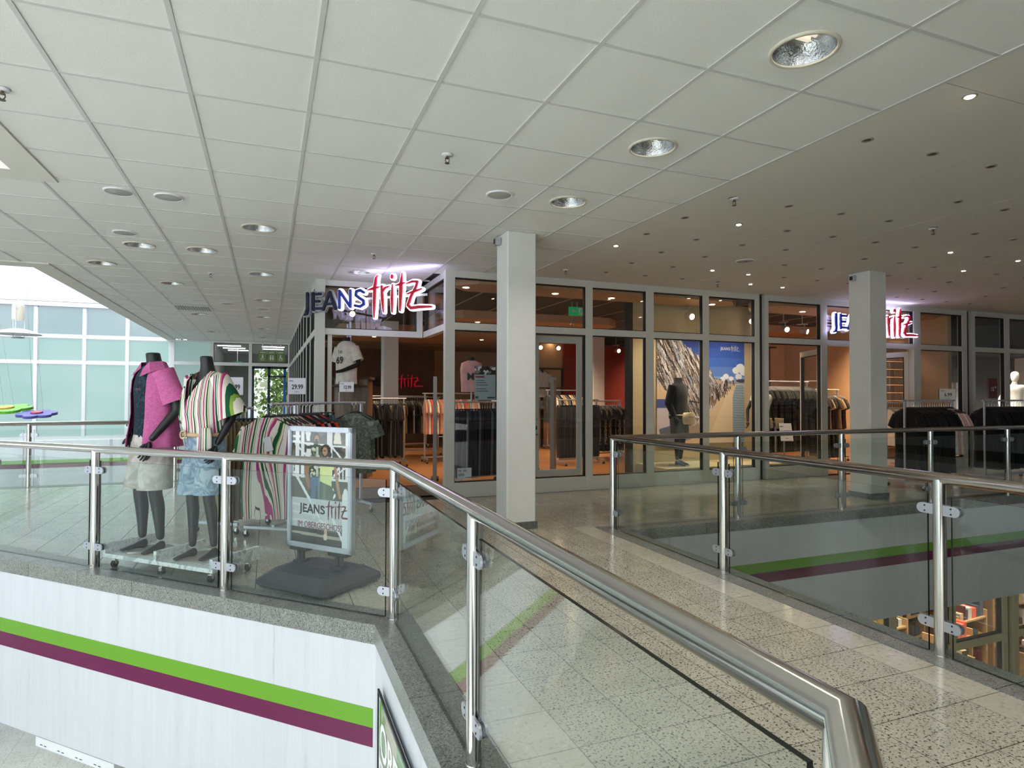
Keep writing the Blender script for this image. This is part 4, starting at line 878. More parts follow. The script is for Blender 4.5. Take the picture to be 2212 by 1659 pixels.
for n_, m_ in (('b', 'fab_black'), ('n', 'fab_navy'), ('g', 'fab_grey'), ('o', 'fab_olive'), ('w', 'fab_white'), ('p', 'fab_pink'), ('c', 'fab_coral'), ('r', 'fab_orange'), ('e', 'fab_beige'), ('k', 'fab_brown'), ('t', 'tiedye'), ('m', 'camo'), ('y', 'fab_yellow'), ('h', 'fab_peach')):
    proto('s'+n_, 'shirt', m_, seed=ord(n_))
for n_, m_ in (('b', 'fab_black'), ('n', 'fab_navy'), ('j', 'jeans'), ('l', 'lightjeans'), ('o', 'fab_olive'), ('k', 'khaki_stripe'), ('g', 'fab_grey'), ('h', 'fab_khaki')):
    proto('t'+n_, 'trousers', m_, seed=ord(n_))
G['ss'] = ('shirt', shirt_mesh(M['stripes'], seed=11, name='shirt'), HG)
G['df'] = ('dress', shirt_mesh(M['floral'], .44, 1.0, .022, .16, 3, .014, 'dress'), HG); G['db'] = ('dress', shirt_mesh(M['fab_black'], .46, .95, .024, .2, 5, .014, 'dress'), HG)
G['dl'] = ('dress', shirt_mesh(M['floral'], .44, 1.28, .024, .16, 13, .016, 'dress'), HG); G['dz'] = ('dress', shirt_mesh(M['zebra'], .42, .8, .022, .1, 6, .012, 'dress'), HG); G['dn'] = ('dress', shirt_mesh(M['fab_navy'], .44, .9, .022, .18, 8, .012, 'dress'), HG)
def garment(key, loc, rz, label, group, lite=False):
    kind, me, hg = G[key]; o = link(kind, me); o.location = loc; o.rotation_euler = (0, 0, rz); tag(o, label, kind, group)
    if not lite: link('hanger', hg, o)
    return o
caster_m = MB()
caster_m.cyl((-.012, 0, .028), (-.002, 0, .028), .028, 14, 1); caster_m.cyl((.002, 0, .028), (.012, 0, .028), .028, 14, 1); caster_m.box(-.016, -.012, .03, .016, .012, .062, 0); caster_m.cyl((0, 0, .06), (0, 0, .085), .008, 8, 0)
CAST = caster_m.mesh('caster', [M['chrome'], M['rubber']])
def rack(x, y, rz, L, Ht, label, group=None, base=.5, mat='steel_dull', double=False):
    t = empty('clothes_rack', (x, y, 0), rz, label=label, cat='clothes rack', group=group)
    MB().tube([(-L/2, 0, Ht), (L/2, 0, Ht)], .014, 10).build('top_rail', M[mat], t)
    if double: MB().box(-.04, -.012, .1, -.012, .012, Ht).build('upright', M[mat], t); MB().box(.012, -.012, .1, .04, .012, Ht).build('upright', M[mat], t)
    else:
        for s in (-1, 1): MB().box(s*(L/2-.05)-.014, -.014, .1, s*(L/2-.05)+.014, .014, Ht).build('upright', M[mat], t)
    MB().box(-L/2+.05, -.014, .1, L/2-.05, .014, .128).build('base_bar', M[mat], t)
    for s in (-1, 1):
        f = MB().box(s*(L/2-.05)-.014, -base/2, .085, s*(L/2-.05)+.014, base/2, .11).build('foot', M[mat], t)
        for q in (-1, 1): c = link('caster', CAST, f); c.location = (s*(L/2-.05), q*(base/2-.02), 0)
    return t
ORD = ['leftmost', 'second from the left', 'third from the left', 'fourth from the left', 'fifth from the left', 'sixth from the left', 'seventh from the left', 'eighth from the left', 'ninth from the left', 'tenth from the left', 'eleventh from the left', 'twelfth from the left', '13th from the left', '14th from the left', '15th from the left', '16th from the left', '17th from the left', '18th from the left', '19th from the left', '20th from the left']
def fill(x, y, rz, L, Ht, keys, label, group, n, off=.15, jit=.12, skip=0, lite=False, order=False):
    """garments along the rail, each its own thing; rail along local x, garments across it"""
    for i in range(n):
        s = -L/2+.06+(L-.12)*i/max(1, n-1); kx, ky = x+s*math.cos(rz), y+s*math.sin(rz); k = keys[i % len(keys)] if isinstance(keys, list) else keys(i)
        garment(k, (kx, ky, Ht-.135), rz+math.pi/2+random.uniform(-jit, jit), (label[k] if isinstance(label, dict) else label)+(', '+ORD[i] if order and i < 20 else ''), group, lite)
def price_sign(loc, rz, txt, label, w=.19, h=.13, card='card', ink='ink', pole=0.0, small=True, size=.06, tilt=0.0):
    t = empty('price_sign', loc, rz, label=label, cat='price sign'); t.rotation_euler = (tilt, 0, rz)
    MB().box(-w/2, -.003, 0, w/2, .003, h).build('card', M[card], t)
    text(txt, size, 'price', ink, t, (.01, -.0045, h*.32), bold=.0012, sx=.8)
    if small: MB().box(-w*.42, -.0045, h*.80, -w*.18, -.003, h*.84).build('small_print', M[ink], t); MB().box(-w*.1, -.0045, h*.14, w*.12, -.003, h*.16).build('small_print', M[ink], t)
    MB().box(-w/2-.008, -.005, -.004, -w/2, .005, h+.002).build('holder', M['black'], t)
    if pole: MB().box(-w/2-.006, -.003, -pole, -w/2, .003, 0).build('rod', M['steel_dull'], t)
    return t
CAMR = -YAW       # sheets that face back towards the gallery
# racks on the walkway by the entrance
rack(.27, 6.62, math.radians(55), .85, 1.27, 'chrome clothes rack with striped blouses, behind the poster stand', base=.62, double=True)
fill(.27, 6.62, math.radians(55), .85, 1.27, lambda i: 'ss' if i < 5 else ['sb', 'sp', 'sb', 'sr'][i % 4], {'ss': 'striped shirt close behind the striped blouse by the poster stand', 'sb': 'black shirt on the double-upright rack behind the poster stand', 'sp': 'pink shirt on the double-upright rack behind the poster stand', 'sr': 'orange shirt on the double-upright rack behind the poster stand'}, 'shirts behind the striped blouse', 12, order=True)
bl = MB(); R_ = []
for z, hw, dd in ((.015, .075, .6), (0, .10, .8), (-.03, .15, .9), (-.055, .20, 1), (-.10, .235, 1.1), (-.25, .225, 1.3), (-.5, .24, 1.5), (-.75, .245, 1.7), (-.88, .235, 1.7), (-.92, .22, 1.5)): R_.append(sheet_ring(z, hw, .028*dd, .016*min(1, -z+.1), 3.2, 1.0, 36))
bl.loft(R_, 0, False, True)
for s in (-1, 1):
    rr = []
    for q, hw in ((0, .06), (.12, .085), (.25, .08)):
        Z = Matrix.Translation((s*.19, 0, -.08)) @ Matrix.Rotation(s*math.radians(-16), 4, 'Y'); rr.append([tuple(Z @ Vector((p[0], p[1], -q))) for p in sheet_ring(0, hw, .03, .008, 2, 1, 14)])
    bl.loft(rr, 0, True, True)
bo = bl.build('blouse', M['stripes']); bo.location = (.0, 6.20, 1.135); bo.rotation_euler = (0, 0, math.radians(-25)); tag(bo, 'striped sleeveless blouse hanging at the front of the rack beside the poster stand', 'blouse')
link('hanger', HG, bo)
for s in (-1, 1):
    MB().add([(s*.01, -.034, -.13), (s*.075, -.03, .02), (s*.15, -.034, -.04), (s*.12, -.040, -.10), (s*.03, -.042, -.20)], [(0, 1, 2, 3, 4)]).build('lapel', M['stripes'], bo)
MB().box(-.035, -.046, -.30, .035, -.044, -.17, M=TR(-.03, 0, 0, 0, 0, -.25)).build('price_tag', M['card'], bo)
rack(-.32, 6.98, math.radians(55), .6, 1.22, 'clothes rack with brown striped trousers behind the striped blouse mannequin', base=.5)
fill(-.32, 6.98, math.radians(55), .6, 1.22, ['tk'], 'patterned brown trousers hanging behind the striped blouse mannequin', 'brown trousers on the left rack', 8, order=True)
rack(.62, 7.42, math.radians(20), 1.0, 1.27, 'clothes rack with jeans and a grey shirt before the shop entrance', base=.55)
fill(.45, 7.36, math.radians(20), .58, 1.27, ['tj', 'tl', 'tn', 'tl'], 'blue jeans hanging on the rack before the entrance', 'jeans before the entrance', 8, order=True)
garment('st', (.93, 7.40, 1.135), math.radians(-25), 'grey tie-dyed t-shirt at the right end of the jeans rack', None)
garment('st', (.99, 7.52, 1.135), math.radians(-10), 'second grey tie-dyed t-shirt, close behind the first', None)
price_sign((-.31, 6.50, 1.36), CAMR, '19.99', 'white price sign reading 19.99 on the left rack', .19, .17, pole=.12, size=.065)
price_sign((.28, 6.90, 1.37), CAMR, '29.99', 'white price sign reading 29.99 on the middle rack', .19, .17, pole=.12, size=.068)
price_sign((.86, 7.50, 1.40), CAMR, '12.99', 'white price sign reading 12.99 on the jeans rack', .17, .115, pole=.13, size=.052)
# inside, left part
shelf = empty('shelf_cabinet', (1.35, 10.5, 0), math.radians(-20), label='striped wooden cabinet just inside the entrance, left', cat='cabinet')
M['zwood'] = planks('striped_wood', ('4c3a2c', '8a7058')); MB().box(-.30, -.2, 0, .24, .2, 1.62).build('body', M['zwood'], shelf); MB().box(-.33, -.23, 1.62, .27, .23, 1.66).build('top', M['brown_wall'], shelf); MB().box(.02, -.215, .9, .22, -.2, 1.5).build('door', M['zwood'], shelf); MB().box(.03, -.225, 1.15, .05, -.215, 1.25).build('handle', M['steel'], shelf)
shf = empty('shelf_unit', (1.0, 10.9, 0), label='dark metal shelf unit at the left edge of the entrance', cat='shelf')
for x in (-.28, .28):
    for y in (-.2, .2): MB().box(x-.015, y-.015, 0, x+.015, y+.015, 2.6).build('upright', M['steel_dull'], shf)
for z in (.3, .75, 1.1, 1.5, 2.3, 2.45): MB().box(-.28, -.2, z, .28, .2, z+.025).build('shelf_board', M['brown_wall'], shf)
for i in range(5):
    o = MB().box(-.13, -.15, 0, .13, .15, .05).mesh('folded_jeans', M['jeans' if i % 2 else 'lightjeans']); q = link('folded_jeans', o); q.location = (1.0, 10.86, .776+i*.052); tag(q, 'folded blue jeans in a stack on the dark shelf unit', 'jeans', 'folded jeans stack')
rack(1.95, 11.9, math.radians(5), 1.1, 1.30, 'rack of black clothes just inside the entrance, left of the column'); fill(1.95, 11.9, math.radians(5), 1.1, 1.30, ['db', 'tb', 'db', 'db', 'tk'], 'long black garment on the rack left of the entrance column', 'black garments left of the column', 20)
rack(3.05, 14.0, 0, 1.35, 1.32, 'rack of mixed brown and black jackets right of the entrance column'); fill(3.05, 14.0, 0, 1.35, 1.32, ['se', 'sb', 'sk', 'sw', 'sb', 'so', 'se', 'sm', 'sb'], 'brown, beige or black shirt on the rack right of the entrance column', 'shirts right of the entrance column', 24)
rack(3.1, 15.9, 0, 1.6, 1.34, 'rear rack of dark jackets under the red inside sign'); fill(3.1, 15.9, 0, 1.6, 1.34, ['sk', 'sb', 'sm', 'so', 'sb'], 'dark shirt on the rear rack under the red inside sign', 'dark shirts under the inside sign', 24, lite=True)
# behind the first bays
rack(3.05, 9.15, math.radians(10), .95, 1.26, 'rack of dark trousers behind the first window bay'); fill(3.05, 9.15, math.radians(10), .95, 1.26, ['tn', 'tb', 'tn', 'tb', 'tg'], 'dark trousers on the rack behind the first window bay', 'dark trousers behind the first bay', 20)
rack(4.15, 10.5, math.radians(10), .9, 1.26, 'rack of olive trousers and jackets behind the dark trousers'); fill(4.15, 10.5, math.radians(10), .9, 1.26, ['to', 'th', 'to', 'so', 'tg'], 'olive garment on the second rack behind the first bay', 'olive garments behind the first bay', 16)
rack(3.5, 12.3, 0, 1.2, 1.40, 'rack of pale and orange shirts far behind the first bay'); fill(3.5, 12.3, 0, 1.2, 1.40, ['sh', 'sw', 'sc', 'sy', 'sw', 'sh'], 'pale, yellow or orange shirt on the far rack behind the first bay', 'bright shirts behind the first bay', 20, lite=True)
rack(5.75, 11.0, math.radians(8), 1.0, 1.28, 'rack of black jeans behind the second window bay'); fill(5.75, 11.0, math.radians(8), 1.0, 1.28, ['tb', 'tn', 'tb', 'tb'], 'black trousers on the rack behind the second window bay', 'black trousers behind the second bay', 22)
rack(6.9, 11.9, math.radians(8), .9, 1.25, 'rack of patterned dresses behind the third window bay'); fill(6.9, 11.9, math.radians(8), .9, 1.25, ['dz', 'db', 'dz', 'dn', 'db'], 'patterned or dark dress on the rack behind the third bay', 'dresses behind the third bay', 16)
rack(7.0, 14.2, 0, 1.0, 1.5, 'rack of grey clothes before the beige rear wall'); fill(7.0, 14.2, 0, 1.0, 1.5, ['sg', 'sb', 'sw', 'se'], 'grey, white or beige shirt on the rack before the beige rear wall', 'shirts before the beige wall', 16, lite=True)
# rear wall shelving frames
def wall_frame(x, y, w, label, hgt=2.1):
    t = empty('wall_shelf', (x, y, 0), label=label, cat='shelf')
    for k in range(int(w/.6)+1): MB().box(k*.6-.03, -.05, 0, k*.6+.03, .0, hgt).build('upright', M['black'], t)
    for z in (1.0, 1.55, hgt-.04): MB().box(0, -.3, z, w, -.0, z+.03).build('shelf_board', M['brown_wall'], t)
    return t
wall_frame(6.15, 15.0, 1.2, 'dark shelf frame on the beige rear wall behind the second bay'); wall_frame(8.75, 12.2, 3.0, 'long dark shelf frame on the beige wall behind the dark dress rack', 2.6)
o = garment('sw', (6.75, 14.97, 2.0), 0, 'white shirt displayed high on the beige rear wall', None)
for i in range(14):
    q = link('folded_shirt', MB().box(-.11, -.12, 0, .11, .12, .06).mesh('folded_shirt', M[['fab_white', 'fab_grey', 'fab_cream', 'fab_black', 'fab_navy'][i % 5]])); q.location = (6.3+(i % 5)*.24, 14.82, 1.035+.065*(i//5)); tag(q, 'folded shirt on the dark shelf of the beige rear wall', 'shirt', 'folded shirts on the rear shelf')
# security gates
M['gate_brown'] = plain('smoked_panel', '6f6355', .4); M['gate_edge'] = plain('gate_edge', '8d8a86', .4)
def gate(x, y, rz, w, label, mat='steel_dull'):
    t = empty('security_gate', (x, y, 0), rz, label=label, cat='security gate'); MB().box(-w/2, -.02, .05, w/2, .02, 1.62).build('panel', M[mat], t); MB().box(-w/2-.02, -.03, 0, -w/2, .03, 1.66).build('edge_post', M['gate_edge'], t); MB().box(w/2, -.03, 0, w/2+.02, .03, 1.66).build('edge_post', M['gate_edge'], t); MB().box(-w/2, -.06, 0, w/2, .06, .05).build('foot', M['black'], t)
gate(2.50, 9.72, math.radians(75), .30, 'slim grey security gate at the right side of the recessed entrance', 'gate_brown'); gate(4.30, 9.1, math.radians(60), .45, 'tall grey-brown security gate behind the second window bay', 'gate_brown')
# right part
rack(9.75, 9.75, math.radians(5), 1.6, 1.66, 'long rack of dark patterned dresses behind the sixth window bay'); fill(9.75, 9.75, math.radians(5), 1.6, 1.66, ['dl', 'dl', 'db', 'dl'], 'dark flower-patterned dress on the long rack right of the woman mannequin', 'dark patterned dresses', 34)
rack(11.0, 9.75, math.radians(5), .75, 1.5, 'short rack of brown and dark clothes left of the far column'); fill(11.0, 9.75, math.radians(5), .75, 1.5, ['dl', 'sk', 'dl', 'se', 'db'], 'brown or dark garment on the short rack left of the far column', 'garments left of the far column', 12)
for i in range(4): garment('sc', (8.83+i*.05, 9.42+i*.03, 1.27), math.radians(70), 'coral shirt at the left end of the dark dress rack', 'coral shirts beside the dress rack')
rack(8.92, 9.48, math.radians(20), .4, 1.40, 'short rack of coral shirts left of the dark dresses', base=.4)
rack(11.45, 8.45, 0, .85, 1.24, 'rack of white and orange shirts inside the second entrance'); fill(11.45, 8.45, 0, .85, 1.24, lambda i: 'sw' if i < 4 else 'sr', {'sw': 'white shirt at the left end of the orange shirt rack', 'sr': 'orange shirt on the rack inside the second entrance'}, 'white and orange shirts', 12, order=True)
price_sign((11.75, 8.45, 1.255), CAMR, '9.99', 'small price sign over the orange shirts', .14, .16, 'card_dim', size=.04)
pw = empty('plank_wall', (11.55, 8.95, 0), label='warmly lit wall of uneven wooden planks inside the second entrance', cat='wall panel')
M['plankw'] = planks('pale_planks', ('b89878', 'dcc4a4'))
rd = random.Random(4)
for r_ in range(15):
    x = 0
    while x < .78:
        L = min(rd.uniform(.25, .6), .8-x); MB().box(x+.003, -rd.uniform(.0, .02), r_*.16+.003, x+L-.003, .03, r_*.16+.155).build('plank', M['plankw'], pw); x += L
mk_ = MB()
od = empty('door_3', (8.98, 8.05, 0), math.radians(62), kind='structure')
for b in ((0, -.02, .05, .08, .02, 2.2), (1.0, -.02, .05, 1.08, .02, 2.2), (.08, -.02, 2.10, 1.0, .02, 2.2), (.08, -.02, .05, 1.0, .02, .18)): MB().box(*b).build('stile', M['frame'], od)
framed_pane(od, .08, .18, 1.0, 2.10, 0.0)
od2 = empty('door_4', (11.14, 8.05, 0), math.radians(100), kind='structure')
for b in ((0, -.02, .05, .08, .02, 2.2), (.9, -.02, .05, .98, .02, 2.2), (.08, -.02, 2.10, .9, .02, 2.2), (.08, -.02, .05, .9, .02, .18)): MB().box(*b).build('stile', M['frame'], od2)
framed_pane(od2, .08, .18, .9, 2.10, 0.0)
# racks outside on the right
rack(9.35, 6.45, 0, 1.15, 1.30, 'chrome rack of black clothes outside the second entrance, behind the right railing', base=.6); fill(9.35, 6.45, 0, 1.1, 1.30, lambda i: 'db' if i < 16 else ('sp' if i % 2 else 'sw'), {'db': 'black garment on the chrome rack outside the second entrance', 'sp': 'pink shirt at the right end of the black rack outside', 'sw': 'white shirt at the right end of the black rack outside'}, 'clothes on the outside rack', 20, order=True)
rack(11.35, 6.45, 0, 1.5, 1.30, 'chrome rack of dark clothes at the right edge of the photo', base=.6); fill(11.35, 6.45, 0, 1.45, 1.30, ['db', 'db', 'dn'], 'dark garment on the rack at the right photo edge', 'clothes on the right edge rack', 20, order=True)
price_sign((9.80, 6.47, 1.312), CAMR-.3, '6.99', 'white price sign reading 6.99 on the outside rack', .22, .17, 'card_dim', pole=.0, size=.075)
# neighbouring shop
wall('wall_neighbour', 12.95, 9.6, 0, 17, 9.7, 3.0, 'black')
wall('wall_neighbour', 12.9, 8.1, 2.3, 17, 9.6, 3.0, 'dark')
t = empty('poster', (14.0, 9.58, .02), label='pale grey fashion photo panel in the neighbouring shop window', cat='poster'); cv = mk(40, 60, 'c9c6cc', 1.4)
for k in range(12): cv.poly([(k/12, .12), (k/12+.05, .12), (k/12+.06, 1), (k/12+.01, 1)], ['8f8d93', 'dedbe0', '6f6d72', 'b5b2b8'][k % 4])
cv.put(cv.Y < .16, '2c2e33'); cv.poly([(.5, .2), (1, .25), (1, .9), (.6, .8)], '4c4b4e', .6); cv.poly([(.06, .42), (.2, .44), (.26, 1), (.06, 1)], 'c98a5e'); cv.poly([(.08, .55), (.2, .55), (.22, .9), (.08, .9)], '5d6d9e')
cv.build(2.2, 2.0, 'print', t, rough=.6)
t = empty('price_sign', (13.45, 7.985, 1.33), label='dark red price sign reading 12.99 in the neighbouring window', cat='price sign'); MB().box(-.13, -.004, 0, .13, .0, .40).build('card', M['card_red'], t); text('12', .11, 'price', 'ink_white', t, (-.03, -.006, .15), bold=.002); text('99', .055, 'price', 'ink_white', t, (.07, -.006, .20), bold=.001)
# sheets on the glass
t = empty('notice', (2.75, 7.985, 1.30), label='printed notice sheet with small lines stuck inside the first window', cat='notice'); cv = mk(28, 44, '8fa0a6', 1.35); cv.put(cv.Y < .26, '2a2426'); cv.mottle((0, 0, 1, .2), ['c9c9cc', '1b1b1e', '777777'], 26, .07); cv.put((cv.Y > .30) & (cv.Y < .34) & (cv.X < .45) & (cv.X > .05), '7a1f2c')
for k in range(6): cv.put((np.abs(cv.Y-(.42+.065*k)) < .010) & (cv.X > .08) & (cv.X < .45+.1*(k % 3)), '4c565a')
cv.put((cv.Y > .88) & (cv.Y < .96) & (cv.X > .05) & (cv.X < .17), '3a4446')
cv.put((cv.Y > .92) & (cv.Y < .95) & (cv.X > .6) & (cv.X < .95), '3a2a34'); cv.build(.30, .46, 'sheet', t, rough=.5)
t = empty('notice', (2.46, 7.985, .24), label='small white notice at the bottom left corner of the first window', cat='notice'); cv = mk(24, 18, 'c6cdd2', .7)
for k, (a, b_) in enumerate(((.1, .3), (.4, .65), (.1, .5))): cv.put((cv.X > a) & (cv.X < b_) & (np.abs(cv.Y-(.25 if k < 2 else .6)) < .1), '8d969c')
cv.put((np.abs(cv.Y-.88) < .03) & (cv.X > .6), '55606a'); cv.build(.20, .15, 'sheet', t, rough=.5)
# ---------------------------------------------------------------- skinned figures
def skin(chains, sub=2):
    """chains: list of polylines [(x,y,z,r) ...]; equal points are shared so limbs grow out of one body"""
    vs_, idx, es, rs_ = [], {}, [], []
    for ch in chains:
        prev = None
        for (x, y, z, r) in ch:
            key = (round(x, 4), round(y, 4), round(z, 4))
            if key not in idx: idx[key] = len(vs_); vs_.append((x, y, z)); rs_.append(r if isinstance(r, tuple) else (r, r))
            i = idx[key]
            if prev is not None: es.append((prev, i))
            prev = i
    me = bpy.data.meshes.new('skin'); me.from_pydata(vs_, es, []); o = bpy.data.objects.new('skin', me); COL.objects.link(o)
    md = o.modifiers.new('s', 'SKIN'); md.use_smooth_shade = True
    for i, d in enumerate(me.skin_vertices[0].data): d.radius = rs_[i]; d.use_root = (i == 0)
    sb_ = o.modifiers.new('u', 'SUBSURF'); sb_.levels = sub; sb_.render_levels = sub
    dg = bpy.context.evaluated_depsgraph_get(); m2 = bpy.data.meshes.new_from_object(o.evaluated_get(dg)); bpy.data.objects.remove(o)
    return [tuple(v.co) for v in m2.vertices], [list(p.vertices) for p in m2.polygons]
def hand(wx, wy, wz, dx, dy, dz, s=1.0, side=1):
    """palm and five bent fingers from the wrist; d = pointing direction, side = thumb side (x)"""
    D = Vector((dx, dy, dz)).normalized(); S = Vector((0, -1, 0))*side; S = (S-D*S.dot(D)).normalized(); K = D.cross(S)
    w_ = Vector((wx, wy, wz)); P = w_+D*.085*s; ch = []
    for a, L in ((-.030, .062), (-.010, .074), (.011, .070), (.031, .055)):
        b = P+S*a*s; ch.append([tuple(w_+D*.02*s+S*a*.4*s)+(.013*s,), tuple(b)+(.0095*s,), tuple(b+D*L*.55*s+K*.008*s)+(.0085*s,), tuple(b+D*L*.9*s+K*.028*s)+(.0075*s,), tuple(b+D*L*1.05*s+K*.045*s)+(.006*s,)])
    t0 = w_+D*.03*s+S*.02*s
    ch.append([tuple(t0)+(.014*s,), tuple(t0+D*.03*s+S*.028*s+K*.01*s)+(.0115*s,), tuple(t0+D*.062*s+S*.036*s+K*.022*s)+(.0095*s,)])
    palm = [[tuple(w_)+((.026*s, .018*s),), tuple(w_+D*.045*s)+((.036*s, .016*s),), tuple(P)+((.036*s, .013*s),)]]
    return ch, palm
def foot(ax, ay, az, s=1.0, ang=0.0, heel=0.0):
    c, q = math.cos(ang), math.sin(ang)
    def T(x, y, z, r): return (ax+(x*c-y*q)*s, ay+(x*q+y*c)*s, z, r)
    return [[(ax, ay, az, .034*s), T(0, .01, .045+heel, (.036*s, .036*s)), T(0, -.06, .04+heel*.6, (.036*s, .028*s)), T(0, -.13, .028, (.04*s, .020*s)), T(0, -.185, .018, (.036*s, .013*s))], [T(0, .01, .045+heel, (.036*s, .036*s)), T(0, .045, .030+heel, (.028*s, .028*s))]]
M['mann'] = plain('black_mannequin', '18191b', .42, noise=.05); M['mann_dark'] = plain('matt_black_mannequin', '131314', .6); M['mann_white'] = plain('cream_mannequin', 'ece4d2', .5)
def figure(parent, sk, mat, extra=()):
    m = MB()
    for chains, sub in sk:
        v, f = skin(chains, sub); m.add(v, f, 0, True)
    for e in extra: e(m)
    return m.build('body', M[mat], parent)
def body(parent, mat, P, male=True):
    """P: joints. neck,(top) shoulders L/R, elbows, wrists, hips, knees, ankles; all in the figure's frame, facing -y"""
    g = 1.0 if male else .86
    sh, hp = P['sh'], P['hip']
    tor = [[(0, 0, P['pelvis'], (.135*g+.01, .095*g)), (0, .005, P['waist'], (.125*g, .09*g)), (0, .01, P['chest'], (.165*g, .11*g)), (0, .015, P['neckb'], (.085*g, .065*g)), (P['nx']*.5, .005, (P['neckb']+P['neckt'])/2, .057*g), (P['nx'], -.005, P['neckt']-.012, .056*g), (P['nx'], -.005, P['neckt'], .054*g)]]
    for s, (S, El, Wr) in ((1, P['armL']), (-1, P['armR'])):
        tor.append([(0, .01, P['chest'], (.165*g, .11*g)), (S[0]*.6, S[1], S[2]+.01, .07*g), (S[0], S[1], S[2], .056*g), ((S[0]+El[0])/2, (S[1]+El[1])/2, (S[2]+El[2])/2, .047*g), (El[0], El[1], El[2], .040*g), ((El[0]*.6+Wr[0]*.4), (El[1]*.6+Wr[1]*.4), (El[2]*.6+Wr[2]*.4), .036*g), (Wr[0], Wr[1], Wr[2], .024*g)])
    for s, (Hh, K_, A_) in ((1, P['legL']), (-1, P['legR'])):
        tor.append([(0, 0, P['pelvis'], (.135*g+.01, .095*g)), (Hh[0], Hh[1], Hh[2], .085*g), ((Hh[0]+K_[0])/2, (Hh[1]+K_[1])/2, (Hh[2]+K_[2])/2, .072*g), (K_[0], K_[1], K_[2], .053*g), (K_[0]*.7+A_[0]*.3, K_[1]*.7+A_[1]*.3+.012, K_[2]*.7+A_[2]*.3, .054*g), (K_[0]*.3+A_[0]*.7, K_[1]*.3+A_[1]*.7+.006, K_[2]*.3+A_[2]*.7, .038*g), (A_[0], A_[1], A_[2], .031*g)])
    sk = [(tor, 2)]
    for key in ('legL', 'legR'):
        A_ = P[key][2]; sk.append((foot(A_[0], A_[1], A_[2], .84 if male else .74, P.get(key+'a', 0), P.get(key+'h', 0)), 2))
    for key in ('armL', 'armR'):
        El, Wr = P[key][1], P[key][2]; d = P.get(key+'d', (Wr[0]-El[0], Wr[1]-El[1], Wr[2]-El[2])); fs, palm = hand(*Wr, *d, s=1.0 if male else .9, side=1)
        sk.append((palm, 2))
        for f_ in fs: sk.append(([f_], 1))
    return figure(parent, sk, mat)
def open_shell(levels, a0, a1, n=30, thick=.006):
    """garment shell round the trunk leaving a gap in front (angles in degrees, 270 = front)"""
    out = []
    for (cx, cy_, z, rx, ry, amp, k, ph) in levels:
        r_ = []
        for j in range(n+1):
            t = math.radians(a0+(a1-a0)*j/n); f = 1+amp*math.sin(k*t+ph)+amp*.5*math.sin((2*k+1)*t+ph)
            r_.append((cx+rx*f*math.cos(t), cy_+ry*f*math.sin(t), z))
        out.append(r_)
    return out
def shell_mesh(out, thick=.005, mat=0):
    m = MB(); n = len(out[0]); v = [p for r_ in out for p in r_]; b = []
    for r_ in out:
        cx = sum(p[0] for p in r_)/n; cy_ = sum(p[1] for p in r_)/n
        for p in r_:
            d = Vector((p[0]-cx, p[1]-cy_, 0)); L = d.length or 1; b.append((p[0]-d.x/L*thick, p[1]-d.y/L*thick, p[2]))
    q = [(i*n+j, i*n+j+1, (i+1)*n+j+1, (i+1)*n+j) for i in range(len(out)-1) for j in range(n-1)]; o_ = len(v)
    m.add(v+b, [f[::-1] for f in q]+[tuple(k+o_ for k in f) for f in q], mat, True)
    edge = []
    for i in range(len(out)-1):
        for j in (0, n-1): edge.append((i*n+j, (i+1)*n+j, (i+1)*n+j+o_, i*n+j+o_))
    for j in range(n-1): edge.append((j, j+1, j+1+o_, j+o_)); k = (len(out)-1)*n+j; edge.append((k, k+1, k+1+o_, k+o_))
    m.add(v+b, edge, mat, False); return m
def sleeve(S, El, r0, r1, frac, n=18, amp=.03, seed=0, over=.0):
    m = MB(); S = Vector(S); El = Vector(El); d = (El-S); L = d.length*frac; d.normalize(); u = d.cross(Vector((0, 1, 0))).normalized(); w_ = d.cross(u); rr = []
    for k in range(7):
        t = k/6; r = r0+(r1-r0)*t; c = S+d*(L*t-over*(1-t)); ring_ = []
        for j in range(n):
            a = 2*math.pi*j/n; f = 1+amp*math.sin(3*a+seed+t*2)*t; ring_.append(tuple(c+(u*math.cos(a)+w_*math.sin(a))*r*f))
        rr.append(ring_)
    m.loft(rr, 0, True, False)
    inner = []
    for k in (6, 4): inner.append([tuple(Vector(p)*.0+ (Vector(p)-(S+d*(L*k/6)))*.9+(S+d*(L*k/6))) for p in rr[k]])
    m.loft([rr[6], inner[0], inner[1]], 0); return m
tiedye('pink_linen', ['b9568f', 'c4659b', 'cc72a4', 'bf5e95'], 45, 4); tiedye('navy_leaf', ['1b2530', '2c3a46', '16202a', '34434e'], 22, 3); tiedye('shorts_light', ['c9c2bd', 'd8d2cd', 'b8b0ab'], 7)
tiedye('denim_light', ['8fa4ba', 'a9bccd', '7a91aa', 'b7c7d4'], 9); tiedye('marble_white', ['c9ced0', 'dfe3e4', 'eef0f0', 'b9bfc2'], 14, 5)
M['belt'] = plain('beige_belt', 'cbb08e', .6)
# dolly
DX, DY = -1.2, 5.74; DA = math.atan2(-.70, .714)
dolly = empty('mannequin_dolly', (DX, DY, 0), DA, label='low marbled white dolly on castors under the two mannequins', cat='dolly')
MB().box(0, 0, .085, 1.18, .44, .115).build('base_board', M['marble_white'], dolly)
for x in (0, .575, 1.15): MB().box(x, 0, .115, x+.03, .44, .185).build('cross_panel', M['marble_white'], dolly)
for x in (.07, .60, 1.11):
    for y in (.05, .39): c = link('caster', CAST, dolly); c.location = (x, y, 0); c.rotation_euler = (0, 0, x*3)
TZ = .115
disc_m = MB().lathe([(0, .012), (.165, .012), (.172, .006), (.175, 0)], 40).mesh('base_plate', plain('glass_base', 'a39c92', .25, .1))
